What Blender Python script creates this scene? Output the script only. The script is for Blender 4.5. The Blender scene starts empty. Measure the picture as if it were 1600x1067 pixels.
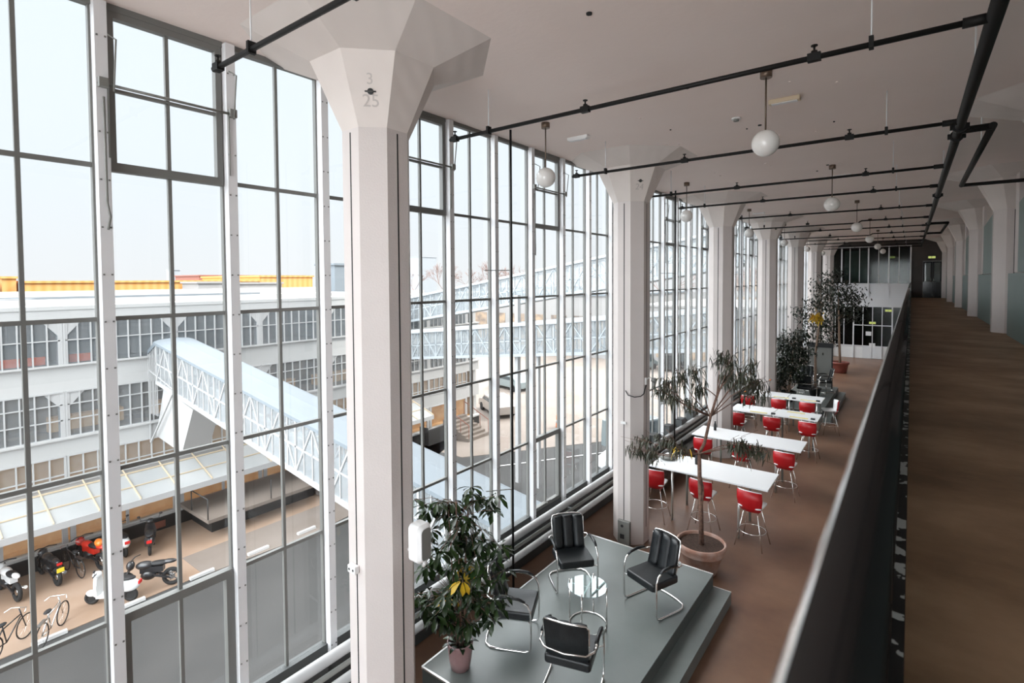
import bpy, bmesh, math, random
from mathutils import Vector, Matrix, Euler
rnd = random.Random(7)
SC = bpy.context.scene
COL = SC.collection
PI = math.pi
EYE = 4.76           # eye height above the lower floor (floor is z = 0)
GROUND = -5.64       # street level outside

# ------------------------------------------------------------------ camera
cam_d = bpy.data.cameras.new('camera')
cam = bpy.data.objects.new('camera', cam_d)
COL.objects.link(cam)
yaw, pitch, roll = 0.64870, -0.032623, -0.0060673
f0 = Vector((-math.sin(yaw), math.cos(yaw), 0)); r0 = Vector((math.cos(yaw), math.sin(yaw), 0)); u0 = Vector((0, 0, 1))
fw = f0*math.cos(pitch) + u0*math.sin(pitch); up = u0*math.cos(pitch) - f0*math.sin(pitch)
rt = r0*math.cos(roll) + up*math.sin(roll); up2 = up*math.cos(roll) - r0*math.sin(roll)
cam.matrix_world = Matrix(((rt.x, up2.x, -fw.x, 0), (rt.y, up2.y, -fw.y, 0), (rt.z, up2.z, -fw.z, EYE), (0, 0, 0, 1)))
cam_d.sensor_fit = 'HORIZONTAL'; cam_d.sensor_width = 36
cam_d.lens = 36*822.83/1600
cam_d.shift_y = -(533.5-464.30)/1600
cam_d.clip_start = 0.02; cam_d.clip_end = 1500
cam_d.dof.use_dof = True; cam_d.dof.focus_distance = 9.0; cam_d.dof.aperture_fstop = 3.2
SC.camera = cam

# ------------------------------------------------------------------ sky, sun, exposure
world = bpy.data.worlds.new('hazy_sky'); SC.world = world; world.use_nodes = True
nt = world.node_tree; nt.nodes.clear()
wo = nt.nodes.new('ShaderNodeOutputWorld'); bg = nt.nodes.new('ShaderNodeBackground')
tc = nt.nodes.new('ShaderNodeTexCoord'); sx = nt.nodes.new('ShaderNodeSeparateXYZ'); rp = nt.nodes.new('ShaderNodeValToRGB')
nt.links.new(tc.outputs['Generated'], sx.inputs[0]); nt.links.new(sx.outputs['Z'], rp.inputs[0])
nt.links.new(rp.outputs[0], bg.inputs[0]); nt.links.new(bg.outputs[0], wo.inputs[0])
el = rp.color_ramp.elements
el[0].position = 0.0; el[0].color = (0.78, 0.80, 0.82, 1)
el[1].position = 0.16; el[1].color = (0.77, 0.83, 0.88, 1)
e = rp.color_ramp.elements.new(0.45); e.color = (0.76, 0.84, 0.91, 1)
e = rp.color_ramp.elements.new(0.75); e.color = (1.0, 1.0, 1.0, 1)
# mid-height sky brightened out of view as fill for the hall; zenith dimmed
mrz = nt.nodes.new('ShaderNodeMapRange'); mrz.inputs['From Min'].default_value = .40; mrz.inputs['From Max'].default_value = .62
mrz.inputs['To Min'].default_value = .67; mrz.inputs['To Max'].default_value = 6.0
nt.links.new(sx.outputs['Z'], mrz.inputs['Value'])
# brighter sky added on the unseen -Y side as fill through the hall end
mry = nt.nodes.new('ShaderNodeMapRange'); mry.inputs['From Min'].default_value = -.45; mry.inputs['From Max'].default_value = -.85
mry.inputs['To Min'].default_value = 0.0; mry.inputs['To Max'].default_value = 5.5
nt.links.new(sx.outputs['Y'], mry.inputs['Value'])
mxm = nt.nodes.new('ShaderNodeMath'); mxm.operation = 'MAXIMUM'
nt.links.new(mrz.outputs[0], mxm.inputs[0]); nt.links.new(mry.outputs[0], mxm.inputs[1]); mrd = nt.nodes.new('ShaderNodeMapRange'); mrd.inputs['From Min'].default_value = .74; mrd.inputs['From Max'].default_value = .95
mrd.inputs['To Min'].default_value = 1.0; mrd.inputs['To Max'].default_value = .2
nt.links.new(sx.outputs['Z'], mrd.inputs['Value'])
mul = nt.nodes.new('ShaderNodeMath'); mul.operation = 'MULTIPLY'
nt.links.new(mxm.outputs[0], mul.inputs[0]); nt.links.new(mrd.outputs[0], mul.inputs[1]); nt.links.new(mul.outputs[0], bg.inputs[1])
sd = bpy.data.lights.new('sun', 'SUN'); sd.energy = 1.7; sd.angle = math.radians(1.5); sd.color = (1.0, 0.93, 0.84)
sun = bpy.data.objects.new('sun', sd); COL.objects.link(sun)
sun_dir = Vector((0.56, 0.83, 0.85)).normalized()
sun.rotation_euler = sun_dir.to_track_quat('Z', 'Y').to_euler(); sun.location = (20, 30, 40)
vs = SC.view_settings
vs.view_transform = 'Standard'; vs.look = 'None'; vs.gamma = 1.0; vs.exposure = 0.88; vs.use_curve_mapping = False
try:
    SC.cycles.transparent_max_bounces = 24; SC.cycles.max_bounces = 12; SC.cycles.diffuse_bounces = 8
    SC.cycles.sample_clamp_indirect = 8
except Exception: pass

# ------------------------------------------------------------------ materials
def mat(name, col, rough=0.6, metal=0.0, noise=None, bump=None, coat=0, emit=None, spec=None):
    """noise = (scale, col2, amount) ; bump = (scale, strength)"""
    m = bpy.data.materials.new(name); m.use_nodes = True
    n = m.node_tree; b = n.nodes['Principled BSDF']
    b.inputs['Base Color'].default_value = (*col, 1); b.inputs['Roughness'].default_value = rough
    b.inputs['Metallic'].default_value = metal
    if spec is not None: b.inputs['Specular IOR Level'].default_value = spec
    if coat: b.inputs['Coat Weight'].default_value = coat
    t = None
    if noise or bump:
        t = n.nodes.new('ShaderNodeTexCoord')
    if noise:
        x = n.nodes.new('ShaderNodeTexNoise'); x.inputs['Scale'].default_value = noise[0]; x.inputs['Detail'].default_value = 5
        n.links.new(t.outputs['Object'], x.inputs['Vector'])
        mr = n.nodes.new('ShaderNodeMapRange'); mr.inputs['From Min'].default_value = .35; mr.inputs['From Max'].default_value = .65
        mr.inputs['To Max'].default_value = noise[2]
        mx = n.nodes.new('ShaderNodeMix'); mx.data_type = 'RGBA'
        mx.inputs[6].default_value = (*col, 1); mx.inputs[7].default_value = (*noise[1], 1)
        n.links.new(x.outputs['Fac'], mr.inputs['Value']); n.links.new(mr.outputs[0], mx.inputs[0])
        n.links.new(mx.outputs[2], b.inputs['Base Color'])
    if bump:
        x = n.nodes.new('ShaderNodeTexNoise'); x.inputs['Scale'].default_value = bump[0]; x.inputs['Detail'].default_value = 6
        n.links.new(t.outputs['Object'], x.inputs['Vector'])
        bp = n.nodes.new('ShaderNodeBump'); bp.inputs['Strength'].default_value = bump[1]; bp.inputs['Distance'].default_value = .02
        n.links.new(x.outputs['Fac'], bp.inputs['Height']); n.links.new(bp.outputs[0], b.inputs['Normal'])
    if emit:
        b.inputs['Emission Color'].default_value = (*emit[0], 1); b.inputs['Emission Strength'].default_value = emit[1]
    return m

def glass(name, tint=(1, 1, 1), refl=1.0, rough=0.0, haze=0.0):
    """clear pane: transparent, with a Schlick reflection that is the same from both sides"""
    m = bpy.data.materials.new(name); m.use_nodes = True
    n = m.node_tree; n.nodes.clear()
    o = n.nodes.new('ShaderNodeOutputMaterial'); mx = n.nodes.new('ShaderNodeMixShader')
    tr = n.nodes.new('ShaderNodeBsdfTransparent'); gl = n.nodes.new('ShaderNodeBsdfGlossy'); ge = n.nodes.new('ShaderNodeNewGeometry')
    tr.inputs[0].default_value = (*tint, 1); gl.inputs['Roughness'].default_value = rough
    dp = n.nodes.new('ShaderNodeVectorMath'); dp.operation = 'DOT_PRODUCT'
    n.links.new(ge.outputs['Incoming'], dp.inputs[0]); n.links.new(ge.outputs['Normal'], dp.inputs[1])
    def math_(op, a, b=None):
        q = n.nodes.new('ShaderNodeMath'); q.operation = op; q.use_clamp = (op == 'MULTIPLY_ADD')
        for i, v in enumerate((a, b)):
            if v is None: continue
            if isinstance(v, (int, float)): q.inputs[i].default_value = v
            else: n.links.new(v, q.inputs[i])
        return q
    ab = math_('ABSOLUTE', dp.outputs['Value']); om = math_('SUBTRACT', 1.0, ab.outputs[0]); pw = math_('POWER', om.outputs[0], 5.0)
    ma = math_('MULTIPLY_ADD', pw.outputs[0], .95*refl); ma.inputs[2].default_value = .04*refl
    n.links.new(ma.outputs[0], mx.inputs[0])
    dm = n.nodes.new('ShaderNodeMixShader'); df = n.nodes.new('ShaderNodeBsdfDiffuse'); df.inputs[0].default_value = (.75, .77, .78, 1); dm.inputs[0].default_value = haze  # painted haze mixed in as white diffuse; lifts the darks behind the pane
    n.links.new(tr.outputs[0], dm.inputs[1]); n.links.new(df.outputs[0], dm.inputs[2])
    n.links.new(dm.outputs[0] if haze else tr.outputs[0], mx.inputs[1]); n.links.new(gl.outputs[0], mx.inputs[2]); n.links.new(mx.outputs[0], o.inputs[0])
    return m

def boards(name, col, col2, scale=9.0, axis='X', strength=.5):
    """board-marked painted concrete"""
    m = mat(name, col, .75, noise=(3.0, col2, .5))
    n = m.node_tree; b = n.nodes['Principled BSDF']
    t = n.nodes.new('ShaderNodeTexCoord'); w = n.nodes.new('ShaderNodeTexWave'); w.wave_type = 'BANDS'; w.bands_direction = axis
    w.inputs['Scale'].default_value = scale; w.inputs['Distortion'].default_value = 1.5; w.inputs['Detail'].default_value = 2
    n.links.new(t.outputs['Object'], w.inputs['Vector'])
    bp = n.nodes.new('ShaderNodeBump'); bp.inputs['Strength'].default_value = strength; bp.inputs['Distance'].default_value = .01
    n.links.new(w.outputs['Fac'], bp.inputs['Height']); n.links.new(bp.outputs[0], b.inputs['Normal'])
    return m

M = {}
M['ceiling'] = mat('ceiling_plaster', (.86, .755, .705), .9, noise=(.8, (.81, .705, .655), .6), bump=(18, .10))
M['column'] = mat('painted_concrete', (.64, .58, .555), .6, noise=(1.4, (.58, .53, .505), .6), bump=(60, .12))
M['column_head'] = boards('board_marked_concrete', (.70, .635, .595), (.65, .59, .55), 2.2, 'DIAGONAL', .25)
M['white_paint'] = mat('white_paint', (.80, .79, .78), .55, noise=(2, (.74, .73, .72), .5))
M['white_metal'] = mat('white_lacquered_steel', (.70, .70, .71), .35)
M['pipe_grey'] = mat('shaded_white_pipe_paint', (.42, .42, .42), .35, noise=(3, (.34, .34, .34), .6))  # shade on the white pipes put into a greyer colour
M['grey_steel'] = mat('grey_window_steel', (.16, .16, .15), .5)
M['black_pipe'] = mat('black_pipe_paint', (.008, .0075, .007), .55, spec=.25)
M['slot'] = mat('dark_slot', (.02, .02, .02), .8)
M['glass'] = glass('window_glass', (.985, .992, .992), .55)
M['glass_dark'] = glass('partition_glass', (.55, .6, .58), .55, .08)
M['table_glass'] = glass('table_glass', (.86, .95, .94), 4)
M['chrome'] = mat('chrome', (.82, .80, .78), .12, 1.0)
M['leather'] = mat('black_leather', (.006, .007, .008), .33, noise=(12, (.013, .016, .018), .5), bump=(140, .15))
M['rail'] = mat('black_gloss_lacquer', (.006, .0055, .0055), .10, spec=.36)
M['highlight_metal'] = mat('highlight_strip_metal', (.92, .90, .89), .14, 1.0, noise=(9, (.7, .66, .64), .7))  # bright metal for the painted-in handrail highlight
M['rail2'] = mat('black_lower_rail', (.010, .007, .006), .45, spec=.2)
M['red'] = mat('red_shell', (.42, .006, .010), .4)
M['white_top'] = mat('white_laminate', (.80, .81, .82), .3)
M['terracotta'] = mat('terracotta', (.33, .17, .12), .75, noise=(5, (.48, .36, .31), .8), bump=(30, .2))
M['redpot'] = mat('red_clay', (.26, .07, .05), .6, noise=(6, (.2, .05, .04), .6))
M['pinkpot'] = mat('pink_clay', (.30, .17, .17), .45, noise=(6, (.38, .25, .25), .6))
M['soil'] = mat('soil', (.035, .018, .012), .95, noise=(30, (.08, .045, .03), .7), bump=(60, .8))
M['bark'] = mat('bark', (.20, .11, .075), .85, noise=(25, (.09, .05, .04), .9), bump=(45, .6))
M['palebark'] = mat('pale_bark', (.36, .25, .18), .8, noise=(20, (.22, .15, .11), .7), bump=(45, .4))
M['leaf'] = mat('umbrella_leaf', (.009, .018, .007), .27, noise=(5, (.030, .066, .013), .6), spec=.5)
M['leaf2'] = mat('long_leaf', (.028, .033, .020), .42, noise=(5, (.075, .075, .045), .8))
M['leaf3'] = mat('dark_small_leaf', (.012, .018, .010), .4, noise=(4, (.03, .04, .023), .8))
M['yellow'] = mat('yellow_leaf', (.62, .42, .015), .45, noise=(6, (.5, .22, .02), .6))
M['platform'] = mat('grey_green_linoleum', (.125, .142, .136), .36, noise=(1.6, (.155, .172, .166), .8), bump=(80, .04))
M['trim'] = mat('aluminium_edge', (.72, .72, .70), .3, .8)
M['plinth'] = mat('platform_side', (.075, .085, .08), .6)
M['greybox'] = mat('grey_plastic', (.19, .19, .175), .5)
M['globe'] = mat('opal_glass', (.80, .78, .75), .18, coat=.6)
M['brass'] = mat('bronzed_metal', (.16, .115, .085), .4, .6)
M['exit'] = mat('exit_sign_glow', (.3, .35, .05), .5, emit=((.75, .85, .25), .32))
M['black'] = mat('matt_black', (.015, .015, .016), .6)
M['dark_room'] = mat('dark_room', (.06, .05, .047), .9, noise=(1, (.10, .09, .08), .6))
M['teal'] = mat('teal_lacquered_panel', (.17, .235, .22), .42, noise=(1.2, (.20, .27, .25), .6))
M['sill'] = mat('grey_sill_steel', (.075, .08, .08), .55)
M['text'] = mat('grey_stencil_paint', (.50, .455, .43), .8)
M['cream'] = mat('yellowed_plastic', (.58, .47, .33), .5)
M['asphalt'] = mat('asphalt', (.048, .048, .047), .9, noise=(.35, (.068, .066, .064), .7), bump=(40, .2))
M['grey_roof'] = mat('blue_grey_roof', (.155, .18, .20), .7, noise=(.7, (.14, .163, .182), .6))
M['ext_white'] = mat('white_render', (.46, .46, .455), .8, noise=(.4, (.42, .42, .415), .6))
M['ext_white2'] = mat('white_steel_outside', (.42, .42, .42), .6)
M['roofing'] = mat('pale_roofing', (.33, .305, .28), .9, noise=(.15, (.27, .27, .27), .6))
M['interior'] = mat('dim_office', (.30, .31, .32), .9, noise=(.8, (.42, .41, .40), .8))
M['interior_warm'] = mat('dim_workshop', (.13, .11, .10), .9, noise=(1.1, (.38, .28, .19), .8))
M['shop'] = mat('warm_shop_glow', (.55, .30, .13), .9, noise=(1.5, (.75, .52, .30), .8), emit=((.85, .48, .20), .10))  # faint glow added to the warm colour; no shop lamp is built
M['opp_glass'] = glass('facade_glass', (.85, .88, .9), 1.0, 0, .11)
M['shop_glass'] = glass('shop_glass', (.95, .95, .93), .8, 0, .03)
M['bridge_glass'] = glass('hazed_bridge_glass', (.9, .92, .93), .8, 0, .13)
M['clear_roof'] = glass('canopy_glass', (.80, .82, .84), 1.0)
M['canopy'] = mat('wired_glass_canopy', (.40, .41, .41), .4, noise=(.9, (.33, .345, .35), .6))
M['black_ext'] = mat('black_plinth', (.028, .028, .028), .6)
M['concrete_ext'] = mat('outside_concrete', (.20, .165, .14), .9, noise=(.5, (.16, .135, .115), .6), bump=(20, .2))
M['kerb'] = mat('kerb_stone', (.62, .61, .60), .8)
M['orange'] = mat('orange_cladding', (.86, .42, .09), .7)
M['brickred'] = mat('red_brown_cladding', (.26, .10, .07), .8)
M['haze_grey'] = mat('pale_grey_tower', (.30, .315, .33), .9)
M['twig'] = mat('bare_winter_twigs', (.22, .15, .13), .95)
M['tyre'] = mat('tyre_rubber', (.015, .015, .015), .8)
M['bike_black'] = mat('black_bike_paint', (.02, .02, .022), .3, coat=.5)
M['bike_white'] = mat('white_bike_paint', (.75, .76, .76), .3, coat=.5)
M['bike_red'] = mat('red_bike_paint', (.62, .03, .015), .3, coat=.5)
M['bike_orange'] = mat('orange_bike_paint', (.85, .22, .03), .3, coat=.5)
M['plate'] = mat('yellow_number_plate', (.85, .62, .04), .5)
M['taillight'] = mat('red_tail_lamp', (.6, .02, .02), .3)
M['car_glass'] = mat('car_window', (.05, .07, .08), .1)
M['van_white'] = mat('white_vehicle_paint', (.75, .76, .77), .3, coat=.4)
M['van_grey'] = mat('grey_green_vehicle_paint', (.22, .27, .28), .3, coat=.4)
M['van_silver'] = mat('silver_vehicle_paint', (.42, .38, .35), .3, .3)
M['wood_paper'] = mat('yellow_menu_card', (.72, .62, .25), .6)
M['paper'] = mat('white_paper', (.8, .8, .8), .7)
M['orange_sheet'] = mat('orange_red_board', (.95, .13, .03), .6)
M['far_white'] = mat('far_white_render', (.27, .265, .26), .8, noise=(.2, (.24, .235, .23), .6))
M['hill'] = mat('distant_hill', (.50, .48, .44), .95, noise=(.05, (.42, .42, .40), .6))

# brown resin floors with worn, cloudy patches
def floor_mat(name, c1, c2, c3, rough, scale, stretch=(1, 1, 1), lo=.3, hi=.72):
    m = bpy.data.materials.new(name); m.use_nodes = True
    n = m.node_tree; b = n.nodes['Principled BSDF']; t = n.nodes.new('ShaderNodeTexCoord')
    mp = n.nodes.new('ShaderNodeMapping'); mp.inputs['Scale'].default_value = stretch
    n.links.new(t.outputs['Object'], mp.inputs[0])
    a = n.nodes.new('ShaderNodeTexNoise'); a.inputs['Scale'].default_value = scale; a.inputs['Detail'].default_value = 8; a.inputs['Roughness'].default_value = .6
    n.links.new(mp.outputs[0], a.inputs['Vector'])
    r = n.nodes.new('ShaderNodeValToRGB'); el = r.color_ramp.elements
    el[0].position = lo; el[0].color = (*c1, 1); el[1].position = hi; el[1].color = (*c3, 1)
    q = el.new(.5); q.color = (*c2, 1)
    n.links.new(a.outputs['Fac'], r.inputs[0]); n.links.new(r.outputs[0], b.inputs['Base Color'])
    b.inputs['Roughness'].default_value = rough
    f = n.nodes.new('ShaderNodeTexNoise'); f.inputs['Scale'].default_value = 120
    n.links.new(t.outputs['Object'], f.inputs['Vector'])
    bp = n.nodes.new('ShaderNodeBump'); bp.inputs['Strength'].default_value = .05; bp.inputs['Distance'].default_value = .01
    n.links.new(f.outputs['Fac'], bp.inputs['Height']); n.links.new(bp.outputs[0], b.inputs['Normal'])
    return m
M['floor'] = floor_mat('brown_resin_floor', (.115, .058, .036), (.16, .086, .053), (.205, .118, .075), .36, .9)
M['gallery_floor'] = floor_mat('tan_worn_floor', (.17, .097, .048), (.265, .16, .088), (.36, .23, .135), .6, 1.1, (1.0, 1.3, 1), .36, .64)
M['paving'] = floor_mat('tan_paving', (.30, .20, .135), (.33, .23, .165), (.36, .265, .20), .9, .5)
M['pale_sun_paving'] = floor_mat('pale_paving_and_sun_wedge', (.19, .155, .13), (.225, .19, .165), (.25, .215, .19), .9, .3)  # pale yard colour, also used for the painted sunlit wedge
# black toe kerb with chipped paint
def chipped():
    m = bpy.data.materials.new('black_paint_chipped'); m.use_nodes = True
    n = m.node_tree; b = n.nodes['Principled BSDF']; t = n.nodes.new('ShaderNodeTexCoord')
    a = n.nodes.new('ShaderNodeTexNoise'); a.inputs['Scale'].default_value = 11; a.inputs['Detail'].default_value = 3
    n.links.new(t.outputs['Object'], a.inputs['Vector'])
    r = n.nodes.new('ShaderNodeValToRGB'); el = r.color_ramp.elements; r.color_ramp.interpolation = 'CONSTANT'
    el[0].position = 0; el[0].color = (.008, .008, .008, 1); el[1].position = .555; el[1].color = (.55, .58, .57, 1)
    n.links.new(a.outputs['Fac'], r.inputs[0]); n.links.new(r.outputs[0], b.inputs['Base Color'])
    b.inputs['Roughness'].default_value = .5
    return m
M['chipped'] = chipped()
# orange cladding ribs
def ribs(name, col, col2, scale):
    m = mat(name, col, .7); n = m.node_tree; b = n.nodes['Principled BSDF']
    t = n.nodes.new('ShaderNodeTexCoord'); w = n.nodes.new('ShaderNodeTexWave'); w.bands_direction = 'Y'; w.inputs['Scale'].default_value = scale
    n.links.new(t.outputs['Object'], w.inputs['Vector'])
    mx = n.nodes.new('ShaderNodeMix'); mx.data_type = 'RGBA'; mx.inputs[6].default_value = (*col, 1); mx.inputs[7].default_value = (*col2, 1)
    n.links.new(w.outputs['Fac'], mx.inputs[0]); n.links.new(mx.outputs[2], b.inputs['Base Color'])
    return m
M['orange'] = ribs('orange_ribbed_cladding', (.50, .225, .055), (.55, .29, .10), .35)

# ------------------------------------------------------------------ mesh helpers
class MB:
    def __init__(s): s.v = []; s.f = []; s.sm = []; s.mi = []; s.cur = 0
    def add(s, vs, fs, smooth=False):
        o = len(s.v); s.v += [tuple(v) for v in vs]
        for f in fs: s.f.append(tuple(i+o for i in f)); s.sm.append(smooth); s.mi.append(s.cur)
        return s
    def box(s, x0, x1, y0, y1, z0, z1, T=None):
        vs = [Vector((x, y, z)) for z in (z0, z1) for y in (y0, y1) for x in (x0, x1)]
        if T: vs = [T @ v for v in vs]
        return s.add(vs, [(0, 2, 3, 1), (4, 5, 7, 6), (0, 1, 5, 4), (2, 6, 7, 3), (0, 4, 6, 2), (1, 3, 7, 5)])
    def bar(s, p, q, w, h=None):
        h = h or w; p = Vector(p); q = Vector(q); d = q-p; L = d.length
        if L < 1e-6: return s
        d.normalize(); ref = Vector((0, 0, 1)) if abs(d.z) < .95 else Vector((0, 1, 0))
        a = d.cross(ref).normalized(); b = a.cross(d).normalized()
        vs = []
        for c in (p, q):
            for i, j in ((-1, -1), (1, -1), (1, 1), (-1, 1)): vs.append(c + a*i*w/2 + b*j*h/2)
        return s.add(vs, [(3, 2, 1, 0), (4, 5, 6, 7), (0, 1, 5, 4), (1, 2, 6, 5), (2, 3, 7, 6), (3, 0, 4, 7)])
    def tube(s, pts, r, n=8, closed=False, flat=1.0):
        pts = [Vector(p) for p in pts]; N = len(pts); rs = r if isinstance(r, (list, tuple)) else [r]*N
        prev = None; vs = []
        for i, p in enumerate(pts):
            if closed: d = pts[(i+1) % N]-pts[i-1]
            else: d = pts[min(i+1, N-1)]-pts[max(i-1, 0)]
            d.normalize()
            if prev is None:
                ref = Vector((0, 0, 1)) if abs(d.z) < .9 else Vector((1, 0, 0)); a = d.cross(ref).normalized()
            else:
                a = (prev-d*prev.dot(d))
                a = a.normalized() if a.length > 1e-6 else prev
            prev = a; b = d.cross(a)
            for k in range(n):
                t = 2*PI*k/n; vs.append(p + a*math.cos(t)*rs[i] + b*math.sin(t)*rs[i]*flat)
        fs = []
        for i in range(N if closed else N-1):
            for k in range(n):
                A = i*n+k; B = i*n+(k+1) % n; C = ((i+1) % N)*n+(k+1) % n; D = ((i+1) % N)*n+k
                fs.append((A, B, C, D))
        s.add(vs, fs, True)
        if not closed:
            o = len(s.v)-len(vs)
            s.f.append(tuple(o+k for k in reversed(range(n)))); s.sm.append(False); s.mi.append(s.cur)
            s.f.append(tuple(o+(N-1)*n+k for k in range(n))); s.sm.append(False); s.mi.append(s.cur)
        return s
    def cyl(s, p, q, r, n=14, r2=None): return s.tube([p, q], [r, r if r2 is None else r2], n)
    def lathe(s, prof, c=(0, 0, 0), n=28, T=None):
        vs = []; 
        for (r, z) in prof:
            for k in range(n):
                t = 2*PI*k/n; vs.append(Vector((c[0]+r*math.cos(t), c[1]+r*math.sin(t), c[2]+z)))
        if T: vs = [T @ v for v in vs]
        fs = [(i*n+k, i*n+(k+1) % n, (i+1)*n+(k+1) % n, (i+1)*n+k) for i in range(len(prof)-1) for k in range(n)]
        return s.add(vs, fs, True)
    def ball(s, c, r, n=20, m=12, sc=(1, 1, 1)):
        vs = [Vector((c[0], c[1], c[2]-r*sc[2]))]
        for i in range(1, m):
            p = -PI/2+PI*i/m
            for k in range(n):
                t = 2*PI*k/n; vs.append(Vector((c[0]+r*sc[0]*math.cos(p)*math.cos(t), c[1]+r*sc[1]*math.cos(p)*math.sin(t), c[2]+r*sc[2]*math.sin(p))))
        vs.append(Vector((c[0], c[1], c[2]+r*sc[2])))
        fs = [(0, 1+(k+1) % n, 1+k) for k in range(n)]
        for i in range(m-2):
            for k in range(n): fs.append((1+i*n+k, 1+i*n+(k+1) % n, 1+(i+1)*n+(k+1) % n, 1+(i+1)*n+k))
        L = len(vs)-1; o = 1+(m-2)*n
        fs += [(o+k, o+(k+1) % n, L) for k in range(n)]
        return s.add(vs, fs, True)
    def torus(s, c, R, r, axis='Y', n=28, m=8, T=None):
        pts = []
        for k in range(n):
            t = 2*PI*k/n; a, b = R*math.cos(t), R*math.sin(t)
            p = Vector((c[0]+a, c[1], c[2]+b)) if axis == 'Y' else (Vector((c[0], c[1]+a, c[2]+b)) if axis == 'X' else Vector((c[0]+a, c[1]+b, c[2])))
            pts.append(T @ p if T else p)
        return s.tube(pts, r, m, closed=True)
    def rings(s, rings, cap=True, smooth=False):
        n = len(rings[0]); vs = [Vector(p) for r in rings for p in r]
        fs = [(i*n+k, i*n+(k+1) % n, (i+1)*n+(k+1) % n, (i+1)*n+k) for i in range(len(rings)-1) for k in range(n)]
        if cap: fs += [tuple(reversed(range(n))), tuple((len(rings)-1)*n+k for k in range(n))]
        return s.add(vs, fs, smooth)
    def poly(s, pts2, plane, d0, d1):
        """extrude a polygon: plane 'XY','XZ','YZ' between d0 and d1"""
        def P(a, b, d): return {'XY': (a, b, d), 'XZ': (a, d, b), 'YZ': (d, a, b)}[plane]
        return s.rings([[P(a, b, d0) for a, b in pts2], [P(a, b, d1) for a, b in pts2]])
    def build(s, name, m, parent=None, loc=None, bevel=0, fix=True):
        me = bpy.data.meshes.new(name); me.from_pydata(s.v, [], s.f)
        ms = m if isinstance(m, (list, tuple)) else [m]
        for q in ms: me.materials.append(q)
        me.polygons.foreach_set('use_smooth', s.sm); me.polygons.foreach_set('material_index', s.mi)
        if fix:
            bm = bmesh.new(); bm.from_mesh(me); bmesh.ops.recalc_face_normals(bm, faces=bm.faces); bm.to_mesh(me); bm.free()
        me.update()
        o = bpy.data.objects.new(name, me); COL.objects.link(o)
        if parent: o.parent = parent
        if loc: o.location = loc
        if bevel:
            md = o.modifiers.new('bevel', 'BEVEL'); md.width = bevel; md.segments = 2; md.limit_method = 'ANGLE'
        return o

def tag(o, label, cat, group=None, kind=None):
    o['label'] = label; o['category'] = cat
    if group: o['group'] = group
    if kind: o['kind'] = kind
    return o
def thing(name, label, cat, loc=(0, 0, 0), rz=0, group=None):
    o = bpy.data.objects.new(name, None); COL.objects.link(o); o.empty_display_size = .1
    o.location = loc; o.rotation_euler = (0, 0, rz)
    return tag(o, label, cat, group)
def struct(o, label=None):
    o['kind'] = 'structure'
    if label: o['label'] = label
    return o
def dup(root, loc, rz=0, label=None, group=None):
    def cp(o, par):
        c = o.copy(); COL.objects.link(c)
        if par: c.parent = par
        for ch in [x for x in bpy.data.objects if x.parent == o and x != c]: cp(ch, c)
        return c
    r = cp(root, None); r.location = loc; r.rotation_euler = (0, 0, rz)
    if label: r['label'] = label
    if group: r['group'] = group
    return r

# ================================================================== SETTING
CEIL = 2.15+EYE; GAL = -1.13+EYE; WX = -5.01; FARY = 37.4; NEARY = -4.6
b = MB().box(-5.12, 2.4, NEARY, FARY+4.2, -.3, 0); struct(b.build('floor', M['floor']), 'glossy brown floor of the lower hall')
b = MB().box(-5.045, 8.3, NEARY-.3, FARY+4.2, CEIL, CEIL+.35); struct(b.build('ceiling', M['ceiling']), 'beige plastered concrete ceiling')
# gallery slab
b = MB().box(0.0, 2.4, NEARY, FARY, GAL-.34, GAL); struct(b.build('floor', M['gallery_floor']), 'worn tan floor of the gallery')
b = MB().box(-.004, .0, NEARY, FARY, GAL-.34, GAL-.004); struct(b.build('trim_1', M['black']))
b = MB().box(2.0, 2.2, NEARY, FARY, 0, GAL-.34); struct(b.build('wall_right', M['white_paint']), 'white wall under the gallery')
b = MB().box(2.0, 2.2, NEARY, FARY, GAL, CEIL); struct(b.build('wall_right', M['column']), 'pale wall behind the gallery columns')
b = MB().box(-5.12, 2.4, NEARY-.2, NEARY, -.3, .86).box(-5.12, 2.4, NEARY-.2, NEARY, CEIL-.1, CEIL); struct(b.build('wall_back', M['white_paint']), 'low wall under the added glazed end of the hall')
t = struct(bpy.data.objects.new('window_90', None)); COL.objects.link(t)  # unseen glazed end, added to let in light behind the camera
b = MB()
for i in range(9): b.box(-5.05+i*.92, -4.99+i*.92, NEARY-.1, NEARY, .86, CEIL-.1)
for z in (2.07, 3.28, 4.48, 5.66): b.box(-5.05, 2.4, NEARY-.08, NEARY-.03, z-.018, z+.018)
b.build('frame', M['white_metal'], t); MB().box(-5.05, 2.4, NEARY-.06, NEARY-.055, .86, CEIL-.1).build('pane', M['glass'], t)  # frame and pane of the added, unseen glazed end
# the storeys above and the far wing of the factory that shade the street
b = MB().box(-5.35, 12, NEARY-.2, 45.5, CEIL+.35, CEIL+31); struct(b.build('wall_upper_storeys', M['ext_white']), 'white upper storeys of the factory')
b = MB().box(-5.35, 12, FARY+4.2, 45.5, GROUND, CEIL+.35); struct(b.build('wall_far_wing', M['ext_white']))
b = MB().box(-5.35, 12, NEARY-.2, FARY+4.2, GROUND, -.3); struct(b.build('wall_lower_storeys', M['ext_white']))
b = MB().box(2.4, 8.3, NEARY-.2, FARY+4.2, -.3, 0).box(8.1, 8.3, NEARY-.2, FARY+4.2, 0, CEIL).box(2.4, 8.3, NEARY-.3, NEARY-.2, 0, CEIL)
struct(b.build('wall_rear_rooms', M['white_paint']))

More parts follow.
